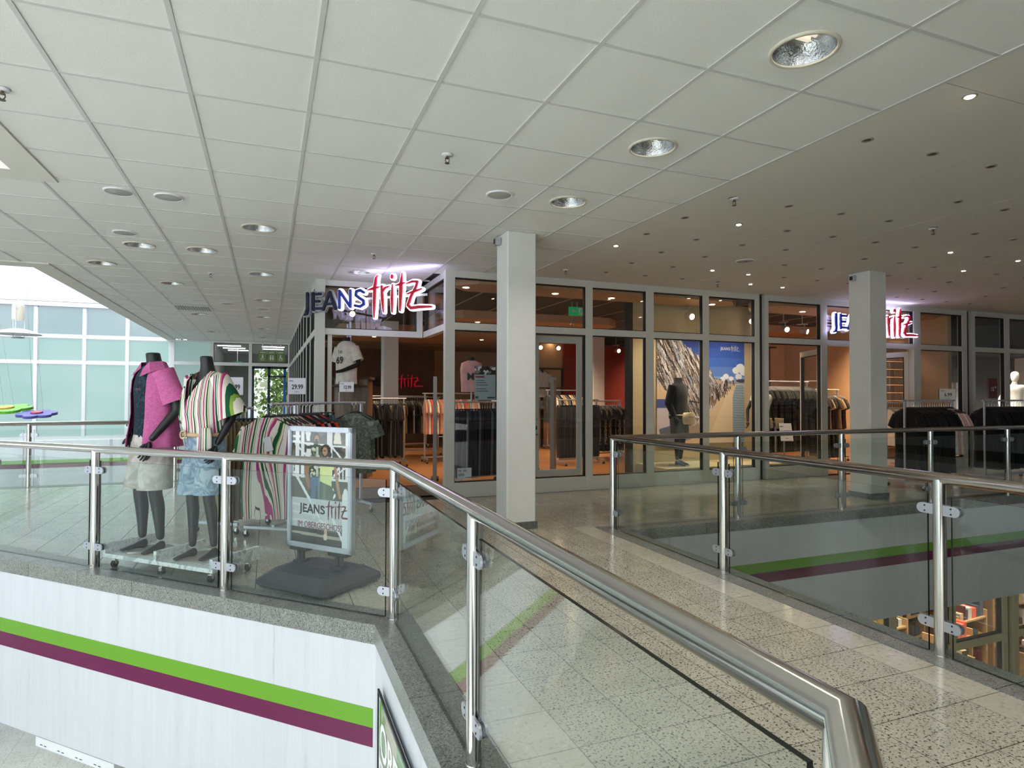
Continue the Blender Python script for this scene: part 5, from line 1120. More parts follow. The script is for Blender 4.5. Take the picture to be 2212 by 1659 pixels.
# --- male mannequin
A = empty('mannequin', (-.86, 5.69, TZ), -YAW-math.radians(38), label='headless black mannequin in an open pink shirt, navy tee and pale shorts', cat='mannequin')
link('base_plate', disc_m, A)
LEG = {'legL': ((.09, 0, .86), (.105, -.02, .48), (.10, .03, .09)), 'legR': ((-.09, 0, .86), (-.10, -.05, .47), (-.085, -.03, .09))}
PA = dict(sh=1.4, hip=.86, pelvis=.93, waist=1.08, chest=1.30, neckb=1.45, neckt=1.585, nx=.0, armL=((.19, .01, 1.40), (.25, .085, 1.13), (.205, -.10, .89)), armLd=(-.05, -.25, -1), armR=((-.19, .01, 1.40), (-.25, .09, 1.13), (-.17, -.08, .93)), armRd=(.25, -.2, -1), legLa=.25, legRa=-.2, legRh=.0, legLh=.0, **LEG)
body(A, 'mann', PA)
tee = MB(); tee.loft([ring(0, .005, z, rx, ry, 0, 30, amp, 5, 1) for z, rx, ry, amp in ((1.475, .085, .075, 0), (1.455, .125, .09, 0), (1.40, .17, .115, 0), (1.30, .185, .135, .005), (1.10, .165, .125, .012), (.95, .175, .13, .015), (.885, .178, .132, .018))], 0, True, True); tee.build('tee', M['navy_leaf'], A)
lv = [(0, .01, 1.475, .105, .095, 0, 5, 0), (0, .01, 1.455, .15, .105, 0, 5, 0), (0, .01, 1.42, .195, .125, 0, 5, 1), (0, .01, 1.36, .215, .148, .004, 5, 1), (0, .01, 1.25, .212, .158, .008, 6, 2), (0, .01, 1.10, .208, .158, .014, 7, 1), (0, .01, .98, .225, .172, .022, 7, 1), (0, .01, .88, .245, .19, .03, 7, 1), (0, .012, .835, .252, .196, .034, 7, 1)]
shell = open_shell(lv, -50, 240, 44)
for i, r_ in enumerate(shell):       # widen the opening a little towards the hem
    pass
sm = shell_mesh(shell)
so = sm.build('shirt', M['pink_linen'], A)
for (S, El, sd) in (((.175, .01, 1.405), (.25, .085, 1.13), 0), ((-.175, .01, 1.405), (-.25, .09, 1.13), 2)): sleeve(S, El, .082, .088, .80, amp=.03, seed=sd, over=.03).build('sleeve', M['pink_linen'], so)
col_ = MB(); 
for s in (-1, 1): col_.add([(s*.02, -.085, 1.455), (s*.075, -.06, 1.505), (s*.155, -.085, 1.42), (s*.085, -.135, 1.385)], [(0, 1, 2, 3)]); col_.add([(s*.075, -.06, 1.505), (s*.09, .03, 1.515), (s*.17, .02, 1.455), (s*.155, -.085, 1.42)], [(0, 1, 2, 3)]); col_.add([(s*.09, .03, 1.515), (0, .10, 1.51), (0, .13, 1.45), (s*.17, .02, 1.455)], [(0, 1, 2, 3)])
col_.build('collar', M['pink_linen'], so)
MB().box(.06, -.162, 1.285, .15, -.158, 1.292, M=TR(0, .01, 0)).build('pocket_edge', M['ink_red'], so)
for z in (1.0, .92): MB().cyl((-.135, -.135, z), (-.135, -.14, z), .007, 8).build('button', M['ink'], so)
def shorts(parent, mat, z0, z1, zc, leg, w0, wl, name='shorts', amp=.02, hem=True, hx=.105):
    m = MB(); m.loft([ring(0, 0, z, rx, ry, 0, 28, amp*.5, 5, 1) for z, rx, ry in ((z0, w0, w0*.72), (z0-.08, w0*1.08, w0*.82), (zc, w0*1.12, w0*.84))], 0, True, True)
    for s, k in ((1, 'legL'), (-1, 'legR')):
        H_, K_, A_ = leg[k]; rr = []
        for t in range(6):
            z = zc+.05+(z1-zc-.05)*t/5; f = (H_[2]-z)/(H_[2]-K_[2]); x = H_[0]+(K_[0]-H_[0])*f; y = H_[1]+(K_[1]-H_[1])*f; r = wl*(1+.06*t/5); rr.append(ring(x, y, z, r, r*1.05, 0, 22, amp*(.4+t/6), 4, s+t*.2))
        m.loft(rr, 0, False, True)
    o = m.build(name, M[mat], parent)
    return o
shorts(A, 'shorts_light', .96, .505, .82, LEG, .165, .112)
# --- female mannequin
B = empty('mannequin', (-.44, 5.285, TZ), -YAW-math.radians(30), label='headless black mannequin in a striped v-neck blouse, beige belt and denim shorts', cat='mannequin')
d = link('base_plate', disc_m, B); d.location = (-.05, 0, 0)
LB = {'legL': ((.075, 0, .86), (.085, -.03, .48), (.07, .03, .085)), 'legR': ((-.075, 0, .86), (-.06, -.07, .48), (-.06, -.06, .085))}
PB = dict(sh=1.3, hip=.86, pelvis=.92, waist=1.05, chest=1.25, neckb=1.40, neckt=1.545, nx=.0, armL=((.165, .01, 1.335), (.23, .07, 1.09), (.20, -.05, .87)), armLd=(-.1, -.3, -1), armR=((-.165, .01, 1.335), (-.215, .08, 1.09), (-.20, .04, .88)), legLa=.2, legRa=-.15, **LB)
body(B, 'mann', PB, False)
blv = [(0, .015, 1.425, .085, .075, 0, 5, 0), (0, .005, 1.395, .145, .095, 0, 5, 0), (0, 0, 1.35, .195, .120, .004, 5, 0), (0, 0, 1.28, .205, .145, .008, 6, 1), (0, -.01, 1.20, .205, .16, .014, 7, 1), (0, -.01, 1.10, .20, .165, .02, 8, 1), (0, 0, 1.02, .19, .152, .03, 9, 1), (0, 0, .965, .172, .138, .03, 9, 1), (0, 0, .955, .165, .13, .02, 9, 1)]
bsh = []
for i, (cx, cy_, z, rx, ry, amp, k, ph) in enumerate(blv):
    half = [62, 42, 27, 14, 3, 0, 0, 0, 0][i]; r_ = []
    n = 44
    for j in range(n+1):
        t = math.radians(-90+half+(360-2*half)*j/n); f = 1+amp*math.sin(k*t+ph)+amp*.5*math.sin((2*k+1)*t+ph); r_.append((cx+rx*f*math.cos(t), cy_+ry*f*math.sin(t), z+(.03 if i == 0 else 0)*abs(math.sin(t))*0))
    bsh.append(r_)
bo2 = shell_mesh(bsh).build('blouse', M['stripes'], B)
for (S, El, sd) in (((.15, .01, 1.34), (.23, .07, 1.09), 0), ((-.15, .01, 1.34), (-.215, .08, 1.09), 2)): sleeve(S, El, .078, .112, 1.02, amp=.06, seed=sd, over=.05).build('sleeve', M['stripes'], bo2)
tail = MB(); tail.loft([sheet_ring(z, hw, .02, .008, 2, 1, 18, .12, -.10) for z, hw in ((1.0, .07), (.93, .085), (.86, .085), (.81, .05))], 0, True, True); tail.build('shirt_tail', M['stripes'], bo2)
MB().tube([(p[0]*1.06, p[1]*1.06, .945) for p in ring(0, 0, 0, .158, .125, 0, 28)], .017, 8, closed=True).build('belt', M['belt'], B)
MB().tube([(p[0]-.05, -.152, .945+p[1]) for p in ring(0, 0, 0, .035, .03, 0, 16)], .006, 6, closed=True).build('buckle', M['belt'], B)
shorts(B, 'denim_light', .95, .50, .82, LB, .155, .10)
# ---------------------------------------------------------------- poster stand
ST = empty('poster_stand', (.36, 4.70, 0), math.radians(-50), label='silver framed poster on a dark grey wheeled base, behind the left railing', cat='sign stand')
W_, z0_, z1_ = .635, .245, 1.13
fr = MB()
for (a, b, c_, d_) in ((-W_/2, z0_, -W_/2+.036, z1_), (W_/2-.036, z0_, W_/2, z1_), (-W_/2, z0_, W_/2, z0_+.036), (-W_/2, z1_-.036, W_/2, z1_)):
    MB().box(a, -.02, b, c_, .02, d_).box(a+.008, -.025, b+.008, c_-.008, -.02, d_-.008).build('frame_bar', M['steel_dull'], ST)
MB().box(-W_/2+.03, -.004, z0_+.03, W_/2-.03, .012, z1_-.03).build('backing', M['black'], ST)
cv = mk(100, 145, '5d5a54', .83/.57)
cv.put(cv.Y < .30, '4d4a45'); cv.mottle((0, 0, 1, .3), ['605a50', '454139', '6b655a'], 60, .05)
for y in (.62, .69, .76): cv.poly([(0, y-.02), (.6, y), (.6, y+.045), (0, y+.03)], '34373c'); cv.poly([(0, y+.03), (.62, y+.045), (.62, y+.06), (0, y+.05)], 'b9b4aa')
cv.poly([(0, .86), (1, .88), (1, 1), (0, 1)], '3b3833'); cv.poly([(0, .90), (1, .915), (1, .94), (0, .925)], 'a8a197')
Wt = 'e9eaee'
for x0, x1 in ((.06, .13), (.16, .22), (.62, .71), (.93, .98)): cv.poly([(x0, 0), (x1, 0), (x1, .42), (x0, .42)], Wt)
for y in (.05, .10): cv.line([(.02, y), (.14, y)], .03, Wt)
cv.line([(.0, .105), (1, .13)], .022, Wt); cv.line([(0, .40), (1, .42)], .03, Wt); cv.line([(.06, .12), (.42, .30)], .028, Wt); cv.line([(.70, .13), (.98, .30)], .026, Wt); cv.line([(.72, .40), (.95, .20)], .026, Wt); cv.line([(.99, .28), (.72, .40)], .022, Wt)
for x in (.77, .83, .89): cv.line([(x, .28), (x, .41)], .014, Wt)
for x in (.02, .06): cv.line([(x, .27), (x, .40)], .012, Wt)
cv.line([(.0, .33), (.12, .33)], .012, Wt)
cv.poly([(.24, .02), (.33, .02), (.315, .09), (.26, .09)], Wt); cv.poly([(.25, .0), (.32, .0), (.34, .02), (.23, .02)], 'dfe3e6'); cv.ell(.29, .115, .05, .015, Wt); cv.ell(.67, .03, .03, .02, Wt); cv.poly([(.75, .0), (.84, .0), (.86, .10), (.73, .10)], 'd9d2c4')
cv.line([(.05, .38), (.55, .80)], .04, Wt); cv.line([(.50, .52), (.95, 1.0)], .035, Wt); cv.line([(.93, .55), (.93, 1.0)], .10, 'dfe3e8'); cv.ell(.935, .52, .035, .035, Wt); cv.ell(.935, .57, .055, .012, Wt); cv.line([(.76, .55), (.50, .78)], .03, Wt)
# couple (plain printed figures)
cv.ell(.44, .055, .052, .040, '3a2a22'); cv.ell(.44, .075, .043, .040, 'a67a5e'); cv.ell(.435, .10, .034, .022, '2e211b'); cv.line([(.415, .072), (.465, .070)], .008, '2a1c16')
cv.poly([(.40, .11), (.50, .12), (.56, .17), (.58, .42), (.30, .42), (.28, .18)], '46523e'); cv.mottle((.30, .15, .56, .41), ['2b3327', '6f7a5a', 'd5d8cc', '39452f'], 60, .025, 2)
cv.poly([(.27, .17), (.34, .18), (.30, .40), (.34, .50), (.29, .52), (.22, .38)], '9d7459'); cv.poly([(.26, .16), (.34, .16), (.33, .27), (.24, .27)], 'e8e8ea'); cv.poly([(.43, .14), (.47, .14), (.47, .40), (.43, .40)], 'c4cdbb')
cv.poly([(.33, .41), (.55, .41), (.50, .60), (.47, .62), (.44, .45), (.42, .62), (.34, .60)], '5e7896'); cv.poly([(.35, .60), (.44, .60), (.42, .78), (.37, .78)], '86a0b8')
cv.ell(.60, .165, .085, .055, '2a201d'); cv.ell(.585, .175, .045, .038, 'b98b70'); cv.ell(.66, .20, .04, .03, '2a201d'); cv.line([(.565, .170), (.61, .172)], .008, '33231c')
cv.poly([(.54, .23), (.70, .23), (.77, .28), (.74, .33), (.70, .33), (.70, .47), (.76, .52), (.50, .45), (.50, .30)], 'dfe6a4'); cv.poly([(.74, .30), (.78, .30), (.84, .50), (.87, .57), (.83, .58), (.78, .48)], 'b58a70')
cv.poly([(.50, .44), (.72, .48), (.74, .66), (.70, .80), (.50, .78), (.46, .62)], '5f6f64'); cv.poly([(.56, .46), (.60, .47), (.60, .78), (.56, .78)], '72836f')
cv.poly([(.57, .78), (.64, .78), (.63, .90), (.58, .90)], 'c9a48c'); cv.ell(.60, .925, .035, .03, 'd8cdb8')
cv.put((cv.Y > .60) & (cv.Y < .865), 'dde2e8', .70)
pr_ = cv.build(W_-.066, z1_-z0_-.066, 'print', ST, rough=.3); pr_.location = (0, -.006, z0_+.033)
k = .24
for n_, L in enumerate('JEANSfritz'): strokes(L, .005, -.002, -.0005, k, 2.56).build('letter', M['ink_red' if n_ > 4 else 'ink'], pr_).location = (-.205, 0, .225)
text('IM OBERGESCHOSS', .064, 'lettering', 'ink_red', pr_, (0, -.001, .115), bold=0, sx=.80)
MB().box(-W_/2+.03, -.0125, z0_+.03, W_/2-.03, -.0115, z1_-.03).build('cover_sheet', glassmat('clear_sheet', (1, 1, 1), .7), ST)
def stand_base():
    m = MB(); a, b = .345, .30
    def rr(hx, hy, z, c): return [(-hx+c, -hy, z), (hx-c, -hy, z), (hx, -hy+c, z), (hx, hy-c, z), (hx-c, hy, z), (-hx+c, hy, z), (-hx, hy-c, z), (-hx, -hy+c, z)]
    m.loft([rr(a-.02, b-.02, .012, .04), rr(a, b, .03, .04), rr(a, b, .055, .04), rr(a-.06, b-.09, .115, .05), rr(a-.10, .07, .135, .04)], 0, True, True, smooth=False)
    for s in (-1, 1): m.box(s*.19-.045, -.035, .13, s*.19+.045, .035, .15)
    for s in (-1, 1):
        for q in (-.8, 0, .8): m.cyl((s*(a-.10), q*(b-.05), -.0), (s*(a-.10), q*(b-.05), .02), .03, 12)
    return m
M['base_plastic'] = plain('dark_grey_plastic', '2c3138', .45, bump=.2, bscale=300)
bs = stand_base().build('base', M['base_plastic'], ST)
for s in (-1, 1):
    MB().cyl((s*.19-.018, 0, .14), (s*.19-.018, 0, .235), .017, 12).cyl((s*.19+.018, 0, .14), (s*.19+.018, 0, .235), .017, 12).build('spring_post', M['black'], ST)
    MB().box(s*.19-.085, -.03, .222, s*.19+.085, .03, .245).build('shoe', M['black'], ST)
    wl = MB().cyl((s*.30 if s > 0 else -.30, -.2, .035), ((s*.30)+s*.03, -.2, .035), .035, 16).cyl((s*.30, .2, .035), (s*.30+s*.03, .2, .035), .035, 16).build('wheel', M['rubber'], bs)
# ---------------------------------------------------------------- window mannequins
Cm = empty('mannequin', (6.30, 8.50, .22), .35, label='headless mannequin in a black jacket with a beige belt bag, before the beach poster', cat='mannequin'); link('base_plate', disc_m, Cm)
K = 1.0; LC = {'legL': ((.085, 0, .80), (.09, -.02, .45), (.085, .03, .09)), 'legR': ((-.085, 0, .80), (-.09, -.04, .45), (-.08, -.02, .09))}
PC = dict(sh=1.3, hip=.8, pelvis=.86, waist=.98, chest=1.18, neckb=1.32, neckt=1.40, nx=0, armL=((.17, .01, 1.27), (.215, .05, 1.02), (.19, -.06, .80)), armR=((-.17, .01, 1.27), (-.215, .05, 1.02), (-.20, -.05, .80)), **LC)
body(Cm, 'mann_dark', PC)
jm = MB(); jm.loft([ring(0, .005, z, rx, ry, 0, 28, amp, 5, 1) for z, rx, ry, amp in ((1.44, .07, .07, 0), (1.36, .075, .075, 0), (1.33, .13, .10, 0), (1.27, .19, .12, 0), (1.15, .185, .135, .006), (.98, .175, .13, .01), (.84, .19, .14, .015), (.77, .185, .14, .015))], 0, True, True); j_ = jm.build('jacket', M['fab_black'], Cm)
for S, El, Wr in ((PC['armL']), (PC['armR'])): sleeve(S, El, .07, .065, 1.05, over=.04).build('sleeve', M['fab_black'], j_); sleeve(El, Wr, .06, .045, .95, over=.01).build('sleeve', M['fab_black'], j_)
shorts(Cm, 'fab_grey', .88, .47, .76, LC, .16, .10)
bag = MB(); bag.loft([ring(.02, -.175, z, rx, .05, 0, 20) for z, rx in ((.68, .10), (.70, .15), (.78, .175), (.85, .16), (.87, .12))], 0, True, True); bg_ = bag.build('belt_bag', M['fab_cream'], Cm)
MB().tube([(p[0], p[1], .83) for p in ring(0, 0, 0, .194, .148, 0, 24)], .010, 6, closed=True).build('strap', M['fab_cream'], bg_); MB().box(-.08, -.228, .80, .12, -.224, .806).build('zip', M['ink'], bg_)
Fm = empty('mannequin', (8.15, 8.62, .0), -.35, label='black woman mannequin in a white top and dark trousers, beside the window gap', cat='mannequin'); link('base_plate', disc_m, Fm)
LF = {'legL': ((.075, 0, .84), (.08, -.03, .46), (.10, .06, .085)), 'legR': ((-.075, 0, .84), (-.10, -.10, .46), (-.17, -.12, .085))}
PF = dict(sh=1.3, hip=.84, pelvis=.90, waist=1.02, chest=1.20, neckb=1.35, neckt=1.44, nx=0, armL=((.16, .01, 1.28), (.24, .05, 1.04), (.25, -.02, .80)), armR=((-.16, .01, 1.28), (-.26, .06, 1.05), (-.30, -.04, .80)), **LF)
body(Fm, 'mann_dark', PF, False)
hd = MB(); v, f = skin([[(0, 0, 1.42, .045), (0, -.01, 1.50, (.07, .08)), (0, -.015, 1.58, (.075, .09)), (0, -.01, 1.66, (.06, .07))]], 2); hd.add(v, f, 0, True); hd.build('head', M['mann_dark'], Fm); MB().cyl((.075, -.03, 1.52), (.085, -.03, 1.46), .014, 10).build('earring', M['fab_coral'], Fm)
tp = MB(); tp.loft([ring(0, 0, z, rx, ry, 0, 26, amp, 5, 1) for z, rx, ry, amp in ((1.39, .12, .09, 0), (1.35, .20, .11, 0), (1.27, .235, .13, .01), (1.15, .19, .135, .02), (1.02, .155, .125, .02), (.97, .15, .12, .01))], 0, True, True); tp.build('top', M['fab_white'], Fm)
trs = MB(); trs.loft([ring(0, 0, z, rx, ry, 0, 24, .01, 5, 1) for z, rx, ry in ((.99, .145, .115), (.90, .165, .13), (.80, .17, .13))], 0, True, True)
for k_ in ('legL', 'legR'):
    H_, K_, A_ = LF[k_]; trs.loft([ring(*( (H_[0]+(K_[0]-H_[0])*t*2, H_[1]+(K_[1]-H_[1])*t*2) if t < .5 else (K_[0]+(A_[0]-K_[0])*(t*2-1), K_[1]+(A_[1]-K_[1])*(t*2-1))), .85-.66*t, .10-.03*t, .10-.03*t, 0, 18, .02, 4, t) for t in (0, .25, .5, .75, 1)], 0, True, True)
trs.build('trousers', M['floral'], Fm)
Fm.scale = (.86, .86, .86); Fm.location.z = .222
price_sign((8.42, 8.30, .58), CAMR, '19', 'tilted white price sign reading 19 beside the woman mannequin', .22, .32, 'card_dim', size=.13, tilt=-.3)
q = empty('display_table', (8.60, 8.75, 0), label='small display stool with folded cream clothes beside the dark dresses', cat='stool'); MB().box(-.12, -.12, .78, .12, .12, .80).build('top', M['steel_dull'], q)
for x in (-.1, .1):
    for y in (-.1, .1): MB().box(x-.01, y-.01, 0, x+.01, y+.01, .78).build('leg', M['steel_dull'], q)
q = link('folded_clothes', MB().box(-.1, -.1, 0, .1, .1, .045).box(-.1, -.1, .05, .1, .1, .10).box(-.1, -.1, .105, .1, .1, .16).mesh('folded_clothes', M['fab_cream'])); q.location = (8.60, 8.75, .802); tag(q, 'pile of folded cream clothes on the small stool', 'clothes')
Wm = empty('mannequin', (14.95, 8.45, .25), -.5, label='cream mannequin with head in a white dress at the right edge of the photo', cat='mannequin'); link('base_plate', disc_m, Wm)
body(Wm, 'mann_white', PF, False); hd = MB(); v, f = skin([[(0, 0, 1.42, .045), (0, -.01, 1.50, (.07, .08)), (0, -.015, 1.58, (.078, .09)), (0, -.01, 1.66, (.06, .07))]], 2); hd.add(v, f, 0, True); hd.build('head', M['mann_white'], Wm)
dr = MB(); dr.loft([ring(0, 0, z, rx, ry, 0, 40, amp, 13, 1) for z, rx, ry, amp in ((1.37, .16, .10, 0), (1.30, .22, .13, .03), (1.22, .17, .12, .01), (1.02, .14, .115, .01), (.85, .20, .17, .04), (.45, .27, .25, .06))], 0, True, True); dr.build('dress', M['fab_white'], Wm)
MB().cyl((14.95, 8.45, 0), (14.95, 8.45, .25), .3, 24).build('plinth', M['cream'])
tag(bpy.data.objects['plinth'], 'low round plinth under the cream mannequin', 'plinth')
l = bpy.data.objects['skylight_portal']
# mannequin torso on the shelf inside
Tm = empty('bust', (1.16, 10.15, 1.52), -.9, label='headless bust in a white printed t-shirt above the dark shelf unit', cat='mannequin')
tb = MB(); tb.loft([ring(0, 0, z, rx, ry, 0, 26, amp, 5, 1) for z, rx, ry, amp in ((.70, .07, .07, 0), (.66, .16, .10, 0), (.58, .20, .13, 0), (.40, .19, .14, .01), (.15, .18, .135, .015), (.02, .19, .14, .02))], 0, True, True); tb_ = tb.build('tee', M['fab_white'], Tm)
for s in (-1, 1): sleeve((s*.16, 0, .60), (s*.26, .02, .33), .075, .085, .8).build('sleeve', M['fab_white'], tb_)
fg = MB(); v, f = skin([[(.16, 0, .58, .05), (.26, .02, .33, .042), (.10, -.20, .22, .028), (.02, -.26, .20, .022)], [(-.16, 0, .58, .05), (-.26, .02, .33, .042), (-.10, -.22, .24, .028)]], 1); fg.add(v, f, 0, True); fg.build('arms', M['mann_dark'], Tm); MB().cyl((0, 0, .68), (0, 0, .76), .06, 18).build('neck', M['mann_dark'], Tm)
text('1st', .08, 'print', 'ink', Tm, (0, -.145, .50)); text('69', .15, 'print', 'ink', Tm, (0, -.150, .34), bold=.003)
MB().box(-.25, -.2, -.03, .25, .2, 0).build('foot', M['brown_wall'], Tm)
pt = empty('bust', (3.15, 9.85, 1.42), -.4, label='pink printed t-shirt on a bust behind the first window bay', cat='mannequin'); pb = MB(); pb.loft([ring(0, 0, z, rx, ry, 0, 24, .01, 5, 1) for z, rx, ry in ((.52, .07, .06), (.48, .17, .10), (.38, .19, .12), (0, .17, .12))], 0, True, True); pb.build('tee', M['fab_pink'], pt); MB().cyl((0, 0, .50), (0, 0, .58), .05, 14).build('neck', M['mann_dark'], pt); MB().cyl((0, 0, -1.42), (0, 0, 0), .014, 10).build('stand', M['steel_dull'], pt); MB().cyl((0, 0, -1.42), (0, 0, -1.40), .14, 20).build('foot', M['steel_dull'], pt); text('M', .16, 'print', 'ink', pt, (0, -.13, .2), bold=.004)
# ---------------------------------------------------------------- pendant lamp and flower mobiles over the far void
pn = empty('pendant_lamp', (-4.32, 14.0, 2.46), label='white pendant lamp with a wide dish hanging at the left edge', cat='lamp')
MB().cyl((0, 0, .55), (0, 0, 3.1), .012, 8).build('rod', M['white'], pn)
M['lamp_cream'] = plain('cream_lamp', 'e9e3d0', .5)
cb = MB().lathe([(0, .56), (.085, .56), (.09, .54), (.09, .30), (.085, .28), (0, .28)], 20).build('housing', M['lamp_cream'], pn); MB().box(-.005, -.093, .46, .03, -.088, .50).build('vent', M['steel_dull'], cb)
for k in range(3):
    a = 2*math.pi*k/3+.5; MB().cyl((.10*math.cos(a), .10*math.sin(a), -.06), (.10*math.cos(a), .10*math.sin(a), .56), .006, 6).build('rod', M['white'], pn)
MB().lathe([(.02, .12), (.12, .11), (.26, .07), (.36, .02), (.37, .01), (.25, .04), (.10, .07), (.02, .075)], 40).build('dish', M['white'], pn); MB().lathe([(0, -.05), (.09, -.06), (.10, -.045), (.06, -.03), (0, -.03)], 24).build('baffle', M['steel_dull'], pn)
def flower(loc, r, mat, cmat, label, rz=0.0):
    t = empty('flower_ornament', loc, rz, label=label, cat='ornament'); t.rotation_euler = (math.radians(10), math.radians(-4), rz)
    for k in range(6):
        a = 2*math.pi*k/6; m = MB(); P = [(r*.62*math.cos(a)+r*.36*math.cos(q*math.pi/9)*(1.0), r*.62*math.sin(a)+r*.36*math.sin(q*math.pi/9)) for q in range(18)]; m.prism(P, -.025+k*.0006, .02+k*.0006); m.build('petal', M[mat], t)
    MB().prism([(r*.3*math.cos(q*math.pi/9), r*.3*math.sin(q*math.pi/9)) for q in range(18)], .02, .045).build('centre', M[cmat], t)
    for k in range(3): a = 2*math.pi*k/3; MB().cyl((r*.3*math.cos(a), r*.3*math.sin(a), .03), (0, 0, 5.58-loc[2]), .0018, 4).build('wire', M['steel_dull'], t)
M['petal_g'] = plain('green_petal', '6fbf3a', .5); M['petal_p'] = plain('purple_petal', '5f63b4', .5); M['petal_o'] = plain('orange_centre', 'f0a24a', .5); M['petal_r'] = plain('red_centre', 'c0455a', .5)
flower((-4.25, 13.3, 1.10), .40, 'petal_g', 'petal_o', 'green flower ornament with orange centre above the far railing'); flower((-3.72, 13.0, 1.02), .30, 'petal_p', 'petal_r', 'purple flower ornament with red centre above the far railing', .3)
# ---------------------------------------------------------------- signs and lights at the back
M['wc_green'] = plain('sign_green', '6f8f4f', .5)
for k, lb in enumerate(('left green toilet sign with a baby pictogram', 'middle green toilet sign with two figures', 'right green toilet sign with a wheelchair pictogram')):
    t = empty('toilet_sign', (-.17+k*.27, 21.15, 2.42), label=lb, cat='sign'); MB().box(-.115, -.01, 0, .115, .01, .34).build('panel', M['wc_green'], t); b = MB()
    b.box(-.08, -.014, .28, .08, -.011, .30)
    def person(x, z, s):
        b.cyl((x, -.012, z+.12*s), (x, -.015, z+.12*s), .022*s, 10); b.box(x-.022*s, -.014, z, x+.022*s, -.011, z+.09*s)
    if k == 1: person(-.035, .06, 1); person(.035, .06, 1)
    elif k == 0: person(0, .10, .9); b.tube([(p[0], -.013, .08+p[1]) for p in ring(0, 0, 0, .05, .035, 0, 12)], .006, 5, closed=True)
    else: person(-.01, .11, .8); b.tube([(p[0], -.013, .08+p[1]) for p in ring(0, 0, 0, .045, .045, 0, 14)], .007, 5, closed=True); b.box(0, -.014, .08, .06, -.011, .095)
    b.build('pictogram', M['ink_white'], t); MB().box(-.01, -.005, .34, .01, .005, .60).build('hanger', M['steel_dull'], t)
tubelight = emis('lit_tube', 'ffffff', 5)
for k, (x, y) in enumerate(((-1.2, 22.3), (-1.1, 23.4), (-1.0, 24.5), (.15, 22.3), (.15, 23.4))):
    t = empty('tube_light', (x, y, 2.99), label='bright white ceiling tube in the corridor at the back', cat='lamp', group='corridor ceiling tubes'); MB().box(-.35, -.05, -.03, .35, .05, -.005).build('diffuser', tubelight, t); MB().box(-.36, -.06, -.008, .36, .06, .01).build('housing', M['white'], t)
# ---------------------------------------------------------------- banner on the parapet side and lower level
bn = empty('banner', (.592, 3.45, -1.25), -math.pi/2, label='framed banner reading OBERGESCHOSS on the white parapet side under the front railing', cat='banner')
BL = 2.6
MB().box(-.012, -.01, 0, BL, -.001, .99).build('panel', M['white'], bn)
cv = mk(90, 34, 'e9ebe6', .37)
cv.put(cv.Y < .32, '8fae86'); cv.poly([(0, 0), (.02, 0), (.02, .3), (0, .3)], '6aa03c'); cv.mottle((.02, .0, 1, .3), ['8a7a66', 'a6b79c', '7d9a70', 'b9b4a2'], 50, .03); cv.put((cv.Y > .36) & (cv.Y < .98), '9b8a90'); cv.mottle((0, .4, 1, .95), ['7a5a64', 'c3b6b8', '8a2a4c', 'b8a8a0'], 70, .03)
for x in np.arange(.0, 1, .11): cv.line([(x, .36), (x+.02, 1)], .012, 'e9ebe6')
pb_ = cv.build(BL-.06, .93, 'print', bn); pb_.location = (BL/2, -.013, .03)
text('OBERGESCHOSS', .26, 'lettering', 'ink_white', bn, (.06, -.015, .70), bold=.004, align='LEFT')
for b in ((-.012, -.018, .985, BL, -.008, 1.0), (-.012, -.018, 0, BL, -.008, .012), (-.014, -.018, 0, -.004, -.008, 1.0)): MB().box(*b).build('frame_bar', M['gasket'], bn)
sb2 = empty('hanging_board', (-1.70, 6.08, -1.455), math.radians(-45), label='long white hanging board with dark marks under the white parapet', cat='sign'); MB().box(0, -.012, 0, .95, .10, .075).build('panel', M['white'], sb2)
for k in range(4): MB().box(.06+k*.22, -.0135, .02, .09+k*.22, -.012, .025).box(.11+k*.22, -.0135, .018, .14+k*.22, -.012, .023).build('mark', M['ink'], sb2)
for x in (.1, .8): MB().box(x, .03, .075, x+.01, .04, .105).build('hanger', M['steel_dull'], sb2)
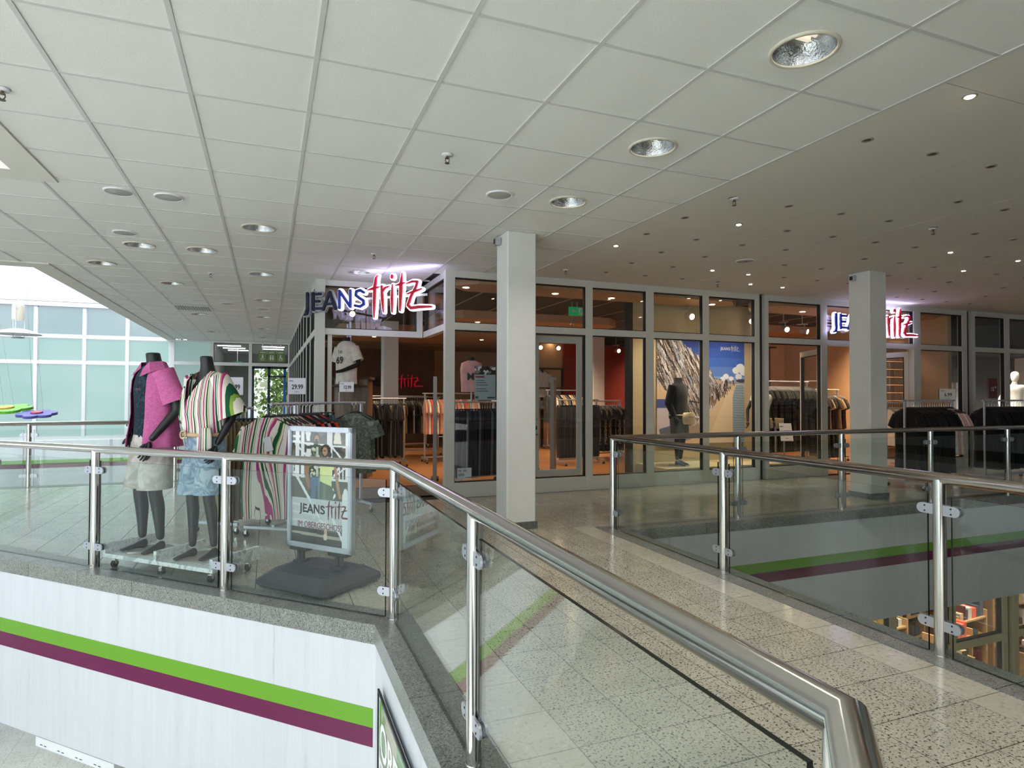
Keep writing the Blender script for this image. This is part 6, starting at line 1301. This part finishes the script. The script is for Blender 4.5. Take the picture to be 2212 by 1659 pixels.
# lower shop front under the right opening
lw = empty('window_6', kind='structure'); LYY = 5.56
for (a, b) in ((4.4, 4.5), (6.0, 6.1), (7.25, 7.36), (8.36, 8.47), (9.44, 9.54), (9.68, 9.78), (11.2, 11.3)): MB().box(a, LYY-.05, LZ, b, LYY+.05, -1.355).build('mullion', M['cream'], lw)
for (a, b) in ((4.5, 6.0), (6.1, 7.25), (7.36, 8.36), (8.47, 9.44), (9.78, 11.2)):
    MB().box(a, LYY-.05, -1.99, b, LYY+.05, -1.89).build('transom', M['cream'], lw); MB().box(a, LYY-.05, LZ, b, LYY+.05, LZ+.2).build('sill', M['cream'], lw); framed_pane(lw, a, LZ+.2, b, -1.99, LYY); framed_pane(lw, a, -1.89, b, -1.36, LYY)
MB().box(9.54, LYY+.02, LZ, 9.68, LYY+.05, -1.355).build('gap_cover', M['black'], lw)
lfl = MB().box(4, LYY, LZ, 17, 14, LZ+.01).build('floor', M['oak'], kind='structure'); wall('wall_lower', 4, 12.0, LZ, 17, 12.1, -1.36, 'brown_wall')
rd = random.Random(9)
for k, (x, y) in enumerate(((9.8, 6.6), (11.0, 7.3), (12.3, 7.9), (11.6, 6.3), (13.2, 6.9), (10.4, 8.1), (12.6, 9.3), (8.7, 6.5), (14.2, 8.2), (9.2, 7.6), (13.9, 9.6))):
    t = empty('shelf_unit', (x, y, LZ+.01), rd.uniform(-.4, .4), label='wooden goods shelf in the lower shop, seen through the railing glass at the right', cat='shelf', group='shelves in the lower shop')
    for s in (-.45, .45): MB().box(s-.02, -.2, 0, s+.02, .2, 1.7).build('side', M['fab_beige'], t)
    for z in (.2, .65, 1.1, 1.55): MB().box(-.45, -.2, z, .45, .2, z+.03).build('shelf_board', M['fab_beige'], t)
    for z in (.23, .68, 1.13, 1.58):
        x_ = -.40
        while x_ < .36:
            w_ = rd.uniform(.06, .16)
            MB().box(x_, -.15, z, x_+w_, .12, z+rd.uniform(.12, .3)).build('goods', M[rd.choice(['card_red', 'fab_cream', 'fab_brown', 'fab_denim', 'fab_yellow', 'white', 'fab_coral'])], t); x_ += w_+.01
